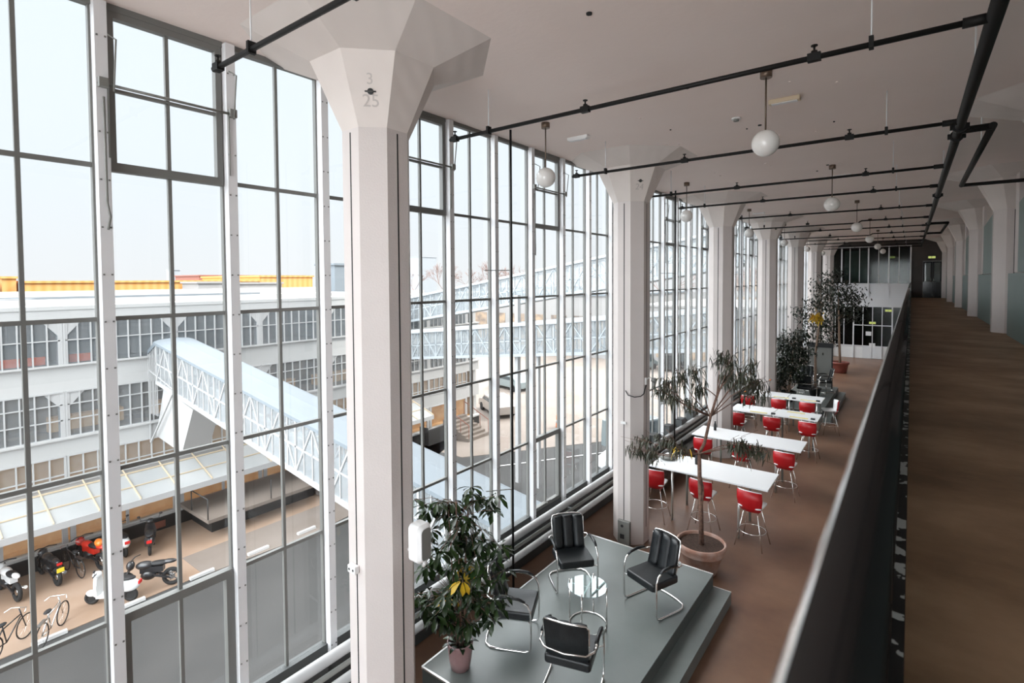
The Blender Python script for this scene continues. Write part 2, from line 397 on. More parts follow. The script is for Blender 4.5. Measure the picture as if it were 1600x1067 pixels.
# ---- mushroom columns
def octo(w, h, z): return [(-h, -w, z), (h, -w, z), (w, -h, z), (w, h, z), (h, w, z), (-h, w, z), (-w, h, z), (-w, -h, z)]
def make_column(zb, label):
    t = struct(bpy.data.objects.new('wall_column', None)); COL.objects.link(t); t['label'] = label
    MB().rings([octo(.295, .12, zb), octo(.295, .12, 1.37+EYE)]).build('shaft', M['column'], t)
    MB().rings([octo(.295, .12, 1.37+EYE), octo(.545, .225, 1.95+EYE)], cap=False).rings([octo(.545, .225, 1.95+EYE), octo(1.05, .44, CEIL)], cap=False).build('capital', M['column_head'], t)
    s = MB()
    for k in range(4):
        T = Matrix.Rotation(k*PI/2, 4, 'Z')
        s.box(-.008, .008, -.2965, -.29, zb+.28, 1.34+EYE, T)
    s.build('conduit_slot', M['slot'], t)
    return t
colA = make_column(0, 'white octagonal mushroom column beside the window wall')
colB = make_column(GAL, 'white octagonal mushroom column along the gallery wall')
for i, k in enumerate(range(-1, 7)):
    p = (-4.06, 3.245+5.7*k, 0); q = (1.62, 3.245+5.7*k, 0)
    a = colA if i == 0 else dup(colA, p); a.location = p; a.name = 'wall_column'
    a = colB if i == 0 else dup(colB, q); a.location = q; a.name = 'wall_column'

# painted numbers on the capitals
def face_text(body, col_k, z, size, name, label, dx=0):
    cu = bpy.data.curves.new(name, 'FONT'); cu.body = body; cu.size = size; cu.align_x = 'CENTER'; cu.align_y = 'CENTER'; cu.extrude = .0008
    tmp = bpy.data.objects.new('tmp', cu); COL.objects.link(tmp)
    dg = bpy.context.evaluated_depsgraph_get(); me = bpy.data.meshes.new_from_object(tmp.evaluated_get(dg)); bpy.data.objects.remove(tmp)
    o = bpy.data.objects.new(name, me); COL.objects.link(o); me.materials.clear(); me.materials.append(M['text'])
    tt = (z-(1.37+EYE))/(.58); w = .295+.25*tt; h = .12+.105*tt
    c = Vector((-4.06+(w+h)/2, 3.245+5.7*col_k-(w+h)/2, z))
    rgt = Vector((1, 1, 0)).normalized()
    w2, h2 = .545, .225
    upv = (Vector(((w2+h2)/2, -(w2+h2)/2, .58)) - Vector(((.295+.12)/2, -(.295+.12)/2, 0))).normalized()
    nrm = rgt.cross(upv).normalized()
    R = Matrix((rgt, upv, nrm)).transposed().to_4x4()
    o.matrix_world = Matrix.Translation(c+nrm*.0015+rgt*dx) @ R
    return tag(o, label, 'painted number')
face_text('3', 0, 1.735+EYE, .13, 'painted_number', 'faded grey number 3 at the top of the nearest column head')
face_text('25', 0, 1.57+EYE, .15, 'painted_number', 'faded grey number 25 under the round emblem on the nearest column head')
face_text('24', 1, 1.60+EYE, .15, 'painted_number', 'faded grey number 24 on the second column head')
def emblem(k, z, label):
    tt = (z-(1.37+EYE))/.58; w = .295+.25*tt; h = .12+.105*tt
    c = Vector((-4.06+(w+h)/2, 3.245+5.7*k-(w+h)/2, z)); n = Vector((1, -1, -.46)).normalized(); r = Vector((1, 1, 0)).normalized(); u = n.cross(r).normalized()
    t = thing('round_emblem', label, 'emblem', c, 0, 'column emblems')
    s = MB(); s.cyl(n*-.004, n*.010, .027, 18); s.build('disc', M['black'], t)
    s = MB(); s.bar(n*.006-r*.048, n*.006+r*.048, .011, .010); s.build('bar', M['black'], t)
    s = MB(); s.bar(n*.0135-r*.024, n*.0135+r*.024, .010, .004); s.build('emblem_band', M['greybox'], t)
emblem(0, 1.645+EYE, 'small black round emblem between the numbers on the nearest column')
emblem(1, 1.70+EYE, 'small black round emblem on the second column head')
emblem(3, 1.70+EYE, 'small black round emblem on the fourth column head')

# ---- window wall : one unit between two mullions, repeated
ZS = EYE-3.90; BARS = [EYE-2.685, EYE-1.475, EYE-.283, EYE+.90]; ZT = CEIL-.0; P = .95
def window_unit(kind):
    t = struct(bpy.data.objects.new('window', None)); COL.objects.link(t)
    m = MB(); m.box(0, .115, -.04, .04, ZS-.2, ZT-.02).build('mullion', M['white_metal'], t)
    m = MB()
    z = ZS
    while z < ZT-.1:
        for y in (-.026, .026): m.box(.115, .121, y-.006, y+.006, z-.006, z+.006)
        z += .36
    m.build('bolt_row', M['grey_steel'], t)
    g = MB()
    g.box(-.02, .03, .04, .055, ZS, ZT).box(-.02, .03, P-.055, P-.04, ZS, ZT)           # jambs
    g.box(-.015, .02, P/2-.014, P/2+.014, ZS, ZT)                                        # glazing bar
    for z in BARS: g.box(-.015, .022, .05, P-.05, z-.017, z+.017)
    g.box(-.02, .05, .04, P-.04, ZT-.05, ZT)                                            # head
    g.build('glazing_bars', M['grey_steel'], t)
    MB().box(-.04, .06, -.04, P+.0, ZS-.34, ZS-.0).build('sill_apron', M['sill'], t)
    if kind >= 1:
        c = MB(); z0, z1 = BARS[3], ZT-.05
        for a, b2 in ((.05, .10), (P-.10, P-.05)): c.box(-.02, .045, a, b2, z0-.01, z1)
        c.box(-.02, .045, .05, P-.05, z0-.035, z0+.035); c.box(-.02, .045, .05, P-.05, z1-.05, z1)
        c.box(-.01, .03, .05, P-.05, (z0+z1)/2-.012, (z0+z1)/2+.012)
        cas = c.build('casement', M['grey_steel'], t)
        c = MB(); zm = (z0+z1)/2
        for y, s in ((0.03, 1), (P-.03, 1)):
            c.tube([(.05, y, zm+.42), (.20, y+.04*s, zm+.33), (.16, y+.03, zm-.05)], .007, 6)
            c.tube([(.13, y, zm), (.13, y, zm-.55)], .006, 6)
        c.cyl((.13, 0, zm), (.13, P, zm), .012, 8); c.box(.11, .16, -.03, .03, zm-.03, zm+.04); c.box(.11, .16, P-.03, P+.03, zm-.03, zm+.04)
        c.tube([(.14, .0, zm-.1), (.15, .0, zm-.9), (.14, .02, zm-1.0), (.15, .0, zm-1.1)], .009, 6)
        c.build('opening_gear', M['greybox'], cas)
    if kind == 2:
        c = MB(); z0, z1 = ZS, BARS[0]
        for a, b2 in ((.05, .10), (P-.11, P-.04)): c.box(-.02, .05, a, b2, z0, z1)
        c.box(-.02, .05, .05, P-.05, z1-.04, z1+.035); c.box(-.02, .05, .05, P-.05, z0, z0+.06)
        c.box(.05, .085, P/2-.05, P/2+.05, z0+.06, z0+.1)
        c.build('casement', M['grey_steel'], t)
    MB().box(-.003, .003, .04, P-.04, ZS, ZT).build('pane', M['glass'], t)
    return t
protos = {}
wi = 0
for k in range(-8, 37):
    y = 3.247+P*k
    if y < NEARY or y > FARY-.3: continue
    j = k % 6; kind = 2 if j == 4 else (1 if j == 1 else 0)
    if kind not in protos: protos[kind] = window_unit(kind); o = protos[kind]; o.location = (WX, y, 0)
    else: o = dup(protos[kind], (WX, y, 0))
    wi += 1; o.name = 'window_%d' % wi
b = MB().box(-5.35, -5.08, NEARY, FARY+4.2, -.3, ZS-.3); struct(b.build('wall_left', M['sill']), 'dark wall strip under the windows')
b = MB().box(-5.08, -4.96, FARY-.3, FARY+4.2, 0, CEIL); struct(b.build('wall_left', M['white_paint']))

# ---- far wall (lower glazing, white band, upper glazing)
b = MB()
b.box(-5.0, -.0, FARY, FARY+.08, 0, .72)
struct(b.build('wall_far', M['white_paint']), 'white panelled base of the far partition')
b = MB().box(-5.0, .0, FARY-.05, FARY+.15, 3.08, 3.55).box(-5.0, .0, FARY+.0, FARY+.06, 3.55, 4.42)
struct(b.build('wall_far', M['white_metal']), 'white band between the two glazed storeys of the far wall')
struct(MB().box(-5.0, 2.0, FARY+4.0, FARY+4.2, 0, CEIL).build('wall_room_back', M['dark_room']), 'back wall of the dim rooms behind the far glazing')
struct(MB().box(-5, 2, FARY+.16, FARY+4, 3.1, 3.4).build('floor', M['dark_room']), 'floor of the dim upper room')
def far_window(n, xs, z0, z1, thick):
    t = struct(bpy.data.objects.new('window_%d' % n, None)); COL.objects.link(t)
    f = MB()
    for x in xs:
        w = .035 if x in thick else .018
        f.box(x-w, x+w, FARY-.06, FARY+.02, z0 if x not in thick else z0-.75, z1)
    f.box(xs[0], xs[-1], FARY-.04, FARY, z0-.02, z0+.02).box(xs[0], xs[-1], FARY-.04, FARY, z1-.03, z1)
    f.build('frame', M['white_metal'], t)
    MB().box(xs[0], xs[-1], FARY-.012, FARY-.006, z0, z1).build('pane', M['glass_dark'], t)
    return t
far_window(wi+1, [-4.6, -3.95, -3.36, -2.94, -2.46, -2.02, -1.53, -1.045, -.57, -.04], 4.42, CEIL-.32, [-3.36, -2.02, -1.045, -.04])
lw = far_window(wi+2, [-4.6, -4.1, -3.65, -3.2, -2.72, -2.25, -1.78, -1.32, -.84, -.3], .74, 3.08, [-2.72, -.84])
MB().box(-2.72, -.84, FARY-.07, FARY-.02, 1.94, 1.99).build('transom', M['white_metal'], lw)
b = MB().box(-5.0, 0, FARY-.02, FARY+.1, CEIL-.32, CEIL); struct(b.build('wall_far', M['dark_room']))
for x0, x1, n in ((-2.25, -1.79, 1), (-1.77, -1.31, 2)):
    d = struct(bpy.data.objects.new('door_%d' % n, None)); COL.objects.link(d)
    MB().box(x0, x1, FARY-.075, FARY-.045, 0.02, .72).build('door_panel', M['white_metal'], d)
    MB().box(x0 if n == 2 else x1-.14, x0+.14 if n == 2 else x1, FARY-.09, FARY-.06, .68, .92).build('lock_plate', M['white_paint'], d)
tag(MB().box(-2.1, -1.83, FARY-.085, FARY-.078, 1.36, 1.60).build('paper_notice', M['paper']), 'white paper notice taped to the glass of the far lower doors', 'notice')
# room contents behind the upper glazing
tag(MB().box(-3.3, -2.1, FARY+.9, FARY+1.3, 3.4, CEIL-.5).build('cabinet', M['teal']), 'tall grey green cabinet behind the upper far glazing', 'cabinet')
t = thing('desk', 'wooden desk in the room behind the upper far glazing', 'desk', (-.7, FARY+2, 3.4))
MB().box(-.6, .6, -.3, .3, .7, .75).build('desk_top', M['palebark'], t)
for x in (-.55, .55): MB().box(x-.03, x+.03, -.25, .25, 0, .7).build('leg', M['black'], t)
# gallery end wall with double door
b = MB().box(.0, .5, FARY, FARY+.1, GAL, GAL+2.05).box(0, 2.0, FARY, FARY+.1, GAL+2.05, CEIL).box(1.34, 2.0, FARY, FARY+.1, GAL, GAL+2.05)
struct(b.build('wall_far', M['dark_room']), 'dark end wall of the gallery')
for i, (x0, x1) in enumerate(((.52, .92), (.93, 1.33))):
    d = struct(bpy.data.objects.new('door_%d' % (3+i), None)); COL.objects.link(d)
    f = MB().box(x0, x1, FARY-.01, FARY+.04, GAL, GAL+.9); f.build('door_panel', M['rail'], d)
    f = MB().box(x0, x0+.07, FARY-.01, FARY+.04, GAL+.9, GAL+2.0).box(x1-.07, x1, FARY-.01, FARY+.04, GAL+.9, GAL+2.0).box(x0, x1, FARY-.01, FARY+.04, GAL+1.95, GAL+2.02)
    f.build('door_frame', M['black'], d)
    MB().box(x0+.07, x1-.07, FARY+.01, FARY+.015, GAL+.9, GAL+1.95).build('pane', M['glass'], d)
    MB().cyl(((x1-.05) if i == 0 else x0+.05, FARY-.06, GAL+.85), ((x1-.05) if i == 0 else x0+.05, FARY-.06, GAL+1.1), .012, 8).build('door_handle', M['chrome'], d)
MB().box(.5, .52, FARY-.02, FARY+.05, GAL, GAL+2.05).box(.5, 1.36, FARY-.02, FARY+.05, GAL+2.03, GAL+2.07).build('trim_2', M['grey_steel'])['kind'] = 'structure'
struct(MB().box(.3, 1.6, FARY+3.0, FARY+3.05, GAL, GAL+2.2).build('wall_behind_door', M['white_paint']))

# exit signs
def exit_sign(x, y, z, label):
    t = thing('exit_sign', label, 'exit sign', (x, y, z))
    MB().box(-.17, .17, 0, .04, -.07, .07).build('housing', M['greybox'], t)
    MB().box(-.155, -.02, -.004, 0, -.055, .055).box(.0, .155, -.004, 0, -.055, .055).build('lit_face', M['exit'], t)
exit_sign(.89, FARY-.06, 1.12+EYE, 'lit green exit sign above the door at the gallery end')
exit_sign(-1.78, FARY-.12, EYE-2.64, 'lit green exit sign above the far lower double door')
exit_sign(-1.02, FARY-.1, EYE-1.90, 'lit green exit sign under the white band near the railing')
MB().cyl((0, .02, .07), (0, .02, CEIL-EYE-1.3), .008, 6)
exit_sign(-1.0, FARY+3.94, EYE+1.3, 'small lit exit sign in the dark room behind the upper glazing')

# ---- gallery wall panels
for k in range(-1, 6):
    y0 = 3.245+5.7*k+.62; y1 = y0+4.45
    t = thing('wall_panel', 'grey green lacquered panel between two gallery columns', 'wall panel', (1.5, y0, GAL), 0, 'green panels along the gallery')
    MB().box(0, .05, 0, y1-y0, 0, 1.20).build('lower_panel', M['teal'], t)
    s = MB().poly([(0, 1.215), (3.3, 1.215), (3.3, 2.45), (0, 2.72)], 'YZ', 0, .05)
    s.build('upper_panel', M['teal'], t)
    MB().box(.0, .06, 3.32, 3.7, 1.215, 3.0).box(.052, .10, .0, .06, 0, 2.7).box(.052, .10, y1-y0-.06, y1-y0, 0, 1.2).build('post', M['column'], t)
for y, z in ((9.0, 1.30), (31.2, 0.6)):
    t = thing('alarm_box', 'white sensor box with a dark conduit on a gallery column' if y < 20 else 'small white switch box on a distant gallery column', 'alarm box', (1.62, y-.36+.0, z+EYE))
    MB().box(-.01, .10, -.0, .07, -.06, .06).build('housing', M['white_paint'], t)
    MB().box(.0, .03, -.004, 0, .0, .05).build('lens', M['black'], t)

# ================================================================== GALLERY RAILING
t = thing('balustrade', 'glossy black tubular railing along the gallery edge', 'railing', (0, 0, GAL))
RX = -.040; RZ = EYE-.27-GAL
MB().tube([(RX, NEARY, RZ), (RX, FARY, RZ)], .029, 20).build('handrail', M['rail'], t)
s = MB(); rg = []  # added strip stands in for the window highlight along the handrail
for yy in (NEARY, FARY):
    rg.append([(RX+rr_*math.cos(a), yy, RZ+rr_*math.sin(a)) for rr_, aa in ((.0296, (2.75, 2.62, 2.5, 2.38, 2.27)), (.0282, (2.27, 2.5, 2.75))) for a in aa])
s.rings(rg, smooth=False); s.build('highlight_strip', M['highlight_metal'], t)['label'] = 'bright metal strip added for the window highlight'
MB().tube([(-.045, NEARY, .48), (-.045, FARY, .48)], .014, 10).build('middle_rail', M['rail2'], t)
MB().tube([(-.045, NEARY, .16), (-.045, FARY, .16)], .014, 10).build('lower_rail', M['rail2'], t)
y = 1.9
while y < FARY-.3:
    MB().tube([(-.045, y, -.25), (-.045, y, RZ)], .014, 8).build('baluster', M['rail2'], t); y += 2.85
MB().box(-.036, -.002, NEARY, FARY, -.04, .035).build('toe_kerb', M['chipped'], t)
MB().box(-.075, -.05, NEARY, FARY, -.30, .42).build('side_sheet', M['rail2'], t)

# ================================================================== SPRINKLER PIPES
PZ = 1.68+EYE; MX = .405
t = thing('sprinkler_main', 'thick black sprinkler main running the length of the hall', 'pipe', (MX, 0, PZ))
s = MB()
s.tube([(0, NEARY, 0), (0, 25.6, 0)], .047, 14)
s.tube([(0, 7.97, 0), (.30, 8.05, .02)], .04, 12); s.tube([(.30, 8.0, .02), (.30, 12.7, .0)], .038, 12)
s.tube([(.30, 12.7, 0), (3, 12.7, 0)], .032, 10)
s.tube([(0, 21.0, 0), (.46, 21.0, 0), (.46, 25.6, 0), (0, 25.6, 0), (0, 36, 0)], .04, 10)
s.build('pipe', M['black_pipe'], t)
for y in (7.75, 8.25, 13.9, 21.0):
    s = MB(); s.tube([(0, y-.035, 0), (0, y+.035, 0)], .068, 12); s.box(-.085, -.05, y-.02, y+.02, -.03, .03).box(.05, .085, y-.02, y+.02, -.03, .03)
    s.build('coupling', M['black_pipe'], t)
for y in (.9, 6.0, 9.6, 11.6, 17.3, 24, 30, 35):
    MB().cyl((0, y, .04), (0, y, CEIL-PZ), .007, 6).build('hanger_rod', M['white_metal'], t)
MB().cyl((.30, 9.3, .04), (.30, 9.3, CEIL-PZ), .007, 6).build('hanger_rod', M['white_metal'], t)
ys = [1.95, 4.64, 7.50, 10.32, 12.45, 15.7, 18.65, 21.5, 24.3, 27.2, 30.0, 32.9, 35.7]
where = ['nearest, by the first column head', 'second from the camera, ending by the second window bay', 'third from the camera, crossing the second column head',
  'fourth from the camera, just behind the second column', 'fifth from the camera', 'sixth from the camera', 'seventh from the camera', 'eighth from the camera', 'ninth from the camera',
  'tenth from the camera', 'eleventh from the camera', 'twelfth from the camera', 'last before the far wall']
for i, y in enumerate(ys):
    t = thing('sprinkler_pipe', 'thin black sprinkler branch pipe, ' + where[i], 'pipe', (MX, y, PZ), 0, 'sprinkler branch pipes')
    xe = -4.42-MX
    s = MB(); r = .021
    if i in (6, 8):
        s.tube([(0, 0, 0), (-1.6, 0, 0), (-1.7, .0, -.06), (-2.2, 0, -.06), (xe, 0, -.06)], r, 10)
    else: s.tube([(0, 0, 0), (xe, 0, 0)], r, 10)
    s.tube([(0, 0, 0), (-.16, 0, 0)], .034, 10); s.ball((xe, 0, 0), .024, 10, 6)
    s.build('pipe', M['black_pipe'], t)
    for x in (-.66, -4.24):
        MB().cyl((x, 0, .04), (x, 0, CEIL-PZ), .006, 6).build('hanger_rod', M['white_metal'], t)
        MB().box(x-.015, x+.015, -.03, .03, -.03, .055).build('clamp', M['black_pipe'], t)
    for x in (-1.02, -3.0, -4.76):
        s = MB(); s.cyl((x, 0, -.03), (x, 0, .05), .022, 8).cyl((x, 0, .05), (x, 0, .085), .008, 6).cyl((x, 0, .085), (x, 0, .092), .024, 10).box(x-.045, x+.045, -.028, .028, -.028, .03)
        s.build('sprinkler_head', M['black_pipe'], t)

# ================================================================== LAMPS
def make_lamp():
    t = thing('pendant_lamp', '', 'pendant lamp', (0, 0, CEIL))
    MB().cyl((0, 0, -.075), (0, 0, 0), .058, 20).build('ceiling_rose', M['brass'], t)
    MB().cyl((0, 0, -.62), (0, 0, -.07), .009, 8).build('rod', M['brass'], t)
    s = MB(); s.ball((0, 0, -.745), .135, 28, 18); s.build('lamp_shade', M['globe'], t)
    return t
l0 = make_lamp()
pos = [(-1.23, 6.0), (-1.23, 11.75), (-1.23, 17.5), (-1.23, 23.2), (-1.23, 28.9), (-1.23, 34.4), (-4.03, 6.1), (-4.03, 11.8), (-4.03, 17.5), (-4.03, 23.2), (-4.03, 28.9), (-4.03, 34.4), (-1.23, .4)]
names = ['large white globe pendant nearest the camera on a bronze rod', 'second white globe pendant of the middle row', 'third white globe pendant of the middle row',
 'fourth white globe pendant of the middle row', 'fifth white globe pendant of the middle row', 'last white globe pendant before the far glazing',
 'white globe pendant between the first and second window columns', 'white globe pendant between the second and third window columns', 'white globe pendant between the third and fourth window columns',
 'white globe pendant between the fourth and fifth window columns', 'white globe pendant between the fifth and sixth window columns', 'white globe pendant between the last window columns', 'white globe pendant above the camera']
for i, (x, y) in enumerate(pos[:-1]):
    o = l0 if i == 0 else dup(l0, (0, 0, 0)); o.location = (x, y, CEIL); o['label'] = names[i]; o['group'] = 'globe pendants'
# emergency lights, detectors
for x, y, m, lab in ((-4.02, 6.98, 'white_paint', 'white emergency light box on the ceiling beside the small globe lamp'), (-1.24, 7.05, 'cream', 'yellowed emergency light box on the ceiling behind the nearest globe lamp'),
                     (-4.0, 18.6, 'white_paint', 'distant emergency light box above the third window bay'), (-1.2, 13.0, 'white_paint', 'distant emergency light box behind the second globe lamp')):
    t = thing('emergency_light', lab, 'ceiling light', (x, y, CEIL), 0, 'emergency lights')
    MB().box(-.17, .17, -.05, .05, -.05, 0).build('housing', M[m], t, bevel=.008)
    MB().box(-.14, .14, -.035, .035, -.056, -.05).build('diffuser', M['paper'], t)
for x, y, lab in ((-1.9, 7.5, 'round white smoke detector beside the yellowed light box'), (-4.1, 8.1, 'small smoke detector close to the second column head')):
    t = thing('smoke_detector', lab, 'smoke detector', (x, y, CEIL))
    MB().cyl((0, 0, -.02), (0, 0, 0), .06, 20).build('base', M['white_paint'], t); MB().cyl((0, 0, -.045), (0, 0, -.02), .035, 16).build('sensor', M['greybox'], t)
# cut-off anchor studs in the ceiling
for i in range(26):
    x = rnd.uniform(-3.4, 0.6); y = rnd.uniform(2.2, 13)
    s = MB(); s.cyl((0, 0, -.012), (0, 0, 0), rnd.choice([.012, .018, .025]), 8)
    o = s.build('ceiling_stud', M['ceiling'] if i % 3 else M['slot'], loc=(x, y, CEIL)); tag(o, 'small cut-off stud or plug left in the ceiling', 'ceiling stud', 'ceiling studs')

# ================================================================== WINDOW-SIDE PIPES
for z, r, x, m, lab in ((EYE-3.90, .058, -4.74, 'pipe_grey', 'upper white heating pipe along the window sill'), (EYE-4.04, .028, -4.70, 'greybox', 'slim grey heating pipe under the white one'), (EYE-4.20, .05, -4.70, 'pipe_grey', 'lower white heating pipe along the windows')):
    t = thing('heating_pipe', lab, 'pipe', (x, NEARY, z))
    MB().tube([(0, .1, 0), (0, FARY-NEARY-.2, 0)], r, 14).build('pipe', M[m], t)
    y = 1.2
    while y < FARY-NEARY: MB().box(-.24, .03, y-.02, y+.02, -r-.02, -r+.004).build('bracket', M['sill'], t); y += 2.85
for x, y, lab in ((-4.66, 6.07, 'thin dark vertical pipe in front of the second window bay'), (-4.66, 12.7, 'thin dark vertical pipe in front of the third window bay'), (-4.66, 19.0, 'thin dark vertical pipe in front of the fourth window bay')):
    t = thing('riser_pipe', lab, 'pipe', (x+.05, y, 0))
    MB().cyl((0, 0, 0), (0, 0, CEIL), .017, 10).build('pipe', M['black_pipe'], t)
    for z in (1.7, 4.9): MB().bar((0, 0, z), (-.26, -.3, z), .012).build('bracket', M['greybox'], t)
for i, (y, h) in enumerate(((11.2, .22), (12.0, .2), (12.9, .22), (13.8, .2), (14.7, .22))):
    t = thing('sill_box', 'dark square planter box on the sill, number %s from the second column' % ['first', 'second', 'third', 'fourth', 'fifth'][i] if False else ['dark square box on the sill right behind the second column', 'dark box on the sill, next one along', 'dark box in the middle of the row on the sill', 'dark box on the sill, last but one', 'dark box on the sill above the end of the heating pipes'][i], 'planter box', (-4.86, y, EYE-3.92), 0, 'dark boxes on the sill')
    s = MB(); s.box(-.09, .10, -.16, .16, 0, h); s.build('box', M['sill'], t)
    MB().box(-.08, .09, -.15, .15, h-.002, h+.012).build('lid', M['black'], t)
t = thing('radiator', 'brown grey convector casing under the pipes behind the front table', 'radiator', (-4.46, 12.6, 0))
MB().box(-.08, .12, -1.3, 1.3, .18, .52).build('casing', M['bark'], t); 
s = MB()
for i in range(44): s.box(-.085, .125, -1.28+i*.06, -1.265+i*.06, .17, .53)
s.build('fins', M['sill'], t)
for y in (-1.1, 1.1): MB().box(-.03, .03, y-.02, y+.02, 0, .2).build('leg', M['sill'], t)

# ---- fittings on the columns
t = thing('loudspeaker', 'rounded white loudspeaker on the nearest column', 'loudspeaker', (-3.66, 3.31, EYE-2.42))
prof = [(-.17, -.13), (.17, -.13), (.17, .02), (.12, .13), (.0, .165), (-.12, .13), (-.17, .02)]
s = MB()
pts = []
for (zz, xx) in ((-.175, .0), (-.15, .0), (.15, .0), (.175, .0)): pass
def rr(w, h, r, n=5):
    o = []
    for cx, cy, a0 in ((w-r, h-r, 0), (-w+r, h-r, PI/2), (-w+r, -h+r, PI), (w-r, -h+r, 1.5*PI)):
        for i in range(n+1): a = a0+PI/2*i/n; o.append((cx+r*math.cos(a), cy+r*math.sin(a)))
    return o
s = MB(); s.rings([[(x, y, z) for y, z in rr(.085, .175, .045)] for x in (0, .11)]); s.rings([[(.11, y, z) for y, z in rr(.085, .175, .045)], [(.145, y, z) for y, z in rr(.06, .15, .04)]])
s.build('cabinet', M['white_paint'], t)
MB().rings([[(.146, y, z) for y, z in rr(.055, .145, .035)], [(.149, y, z) for y, z in rr(.055, .145, .035)]]).build('grille', M['greybox'], t)
s = MB(); s.cyl((-.10, 0, -.12), (0, 0, -.12), .015, 8).tube([(.02, .05, -.17), (.03, .09, -.25), (-.0, .1, -.29)], .02, 8); s.build('bracket', M['white_paint'], t)
t = thing('cable_clip', 'small white two-hole connector on the nearest column', 'connector', (-4.06, 2.945, EYE-2.66))
MB().box(-.07, .04, -.05, .0, -.035, .035).build('housing', M['white_paint'], t, bevel=.006)
MB().cyl((-.045, -.052, 0), (-.045, -.045, 0), .012, 10).cyl((.012, -.052, 0), (.012, -.045, 0), .012, 10).build('socket_hole', M['black'], t)
t = thing('floor_socket_box', 'grey socket box at the foot of the second column', 'socket box', (-4.04, 8.645, .22))
MB().box(-.11, .12, -.07, 0, -.2, .22).build('housing', M['greybox'], t, bevel=.01)
MB().cyl((-.02, -.078, .13), (-.02, -.07, .13), .025, 14).box(-.06, .02, -.074, -.07, -.1, -.02).build('socket', M['black'], t)
t = thing('cable_clip', 'small white connector halfway up the second column', 'connector', (-4.06, 8.645, EYE-2.56))
MB().box(-.05, .05, -.03, 0, -.02, .02).build('housing', M['white_paint'], t)
t = thing('security_camera', 'grey bracketed camera on the side of the second column', 'security camera', (-3.765, 8.95, EYE-1.78))
MB().cyl((.14, 0, -.04), (.14, 0, .02), .055, 14, .045).cyl((.14, 0, -.16), (.14, 0, -.04), .03, 12).build('camera_body', M['greybox'], t)
s = MB(); s.tube([(0, -.05, -.02), (.08, -.02, .03), (.14, 0, -.05)], .012, 8); s.box(-.0, .03, -.08, -.02, -.1, .02); s.build('bracket', M['white_paint'], t)
s = MB(); s.tube([(-.26, -.31, -.20), (-.2, -.34, -.27), (-.08, -.33, -.29), (-.0, -.25, -.28), (.015, -.15, -.25), (.02, -.06, -.09)], .009, 8); s.build('cable', M['black'], t)
t = thing('wall_controller', 'grey controller box by the windows behind the tree', 'controller', (-3.765, 14.65, EYE-2.95))
MB().box(0, .06, -.09, .09, -.14, .14).build('housing', M['greybox'], t)
t = thing('sensor_tube', 'long grey tube sensor hanging beside the second column', 'sensor', (-4.66, 9.9, EYE-2.55))
MB().cyl((0, 0, -.22), (0, 0, .12), .025, 10).build('tube', M['greybox'], t); MB().bar((0, 0, .1), (-.3, .1, .1), .01).build('bracket', M['greybox'], t)

# ================================================================== PLATFORMS
def platform(x0, x1, y0, y1, label):
    t = thing('seating_platform', label, 'platform', (x0, y0, 0))
    w, l = x1-x0, y1-y0
    MB().box(0, w, 0, l, 0, .345).build('plinth', M['plinth'], t)
    MB().box(.0, w, 0, l, .345, .36).build('top', M['platform'], t)
    MB().box(w, w+.26, 0, l, 0, .165).box(w, w+.26, 0, l, .165, .18).build('step', M['platform'], t)
    e = MB()
    for a, b2 in (((0, 0), (0, l)), ((0, 0), (w, 0)), ((0, l), (w, l))): e.bar((a[0], a[1], .355), (b2[0], b2[1], .355), .022, .02)
    e.bar((w, l, .175), (w+.26, l, .175), .015, .015)
    e.build('edge_trim', M['trim'], t)
platform(-4.38, -2.29, 4.04, 7.94, 'low grey green platform with a step under the four armchairs')
platform(-3.72, -2.28, 19.85, 24.7, 'distant low grey platform with a step behind the tables')

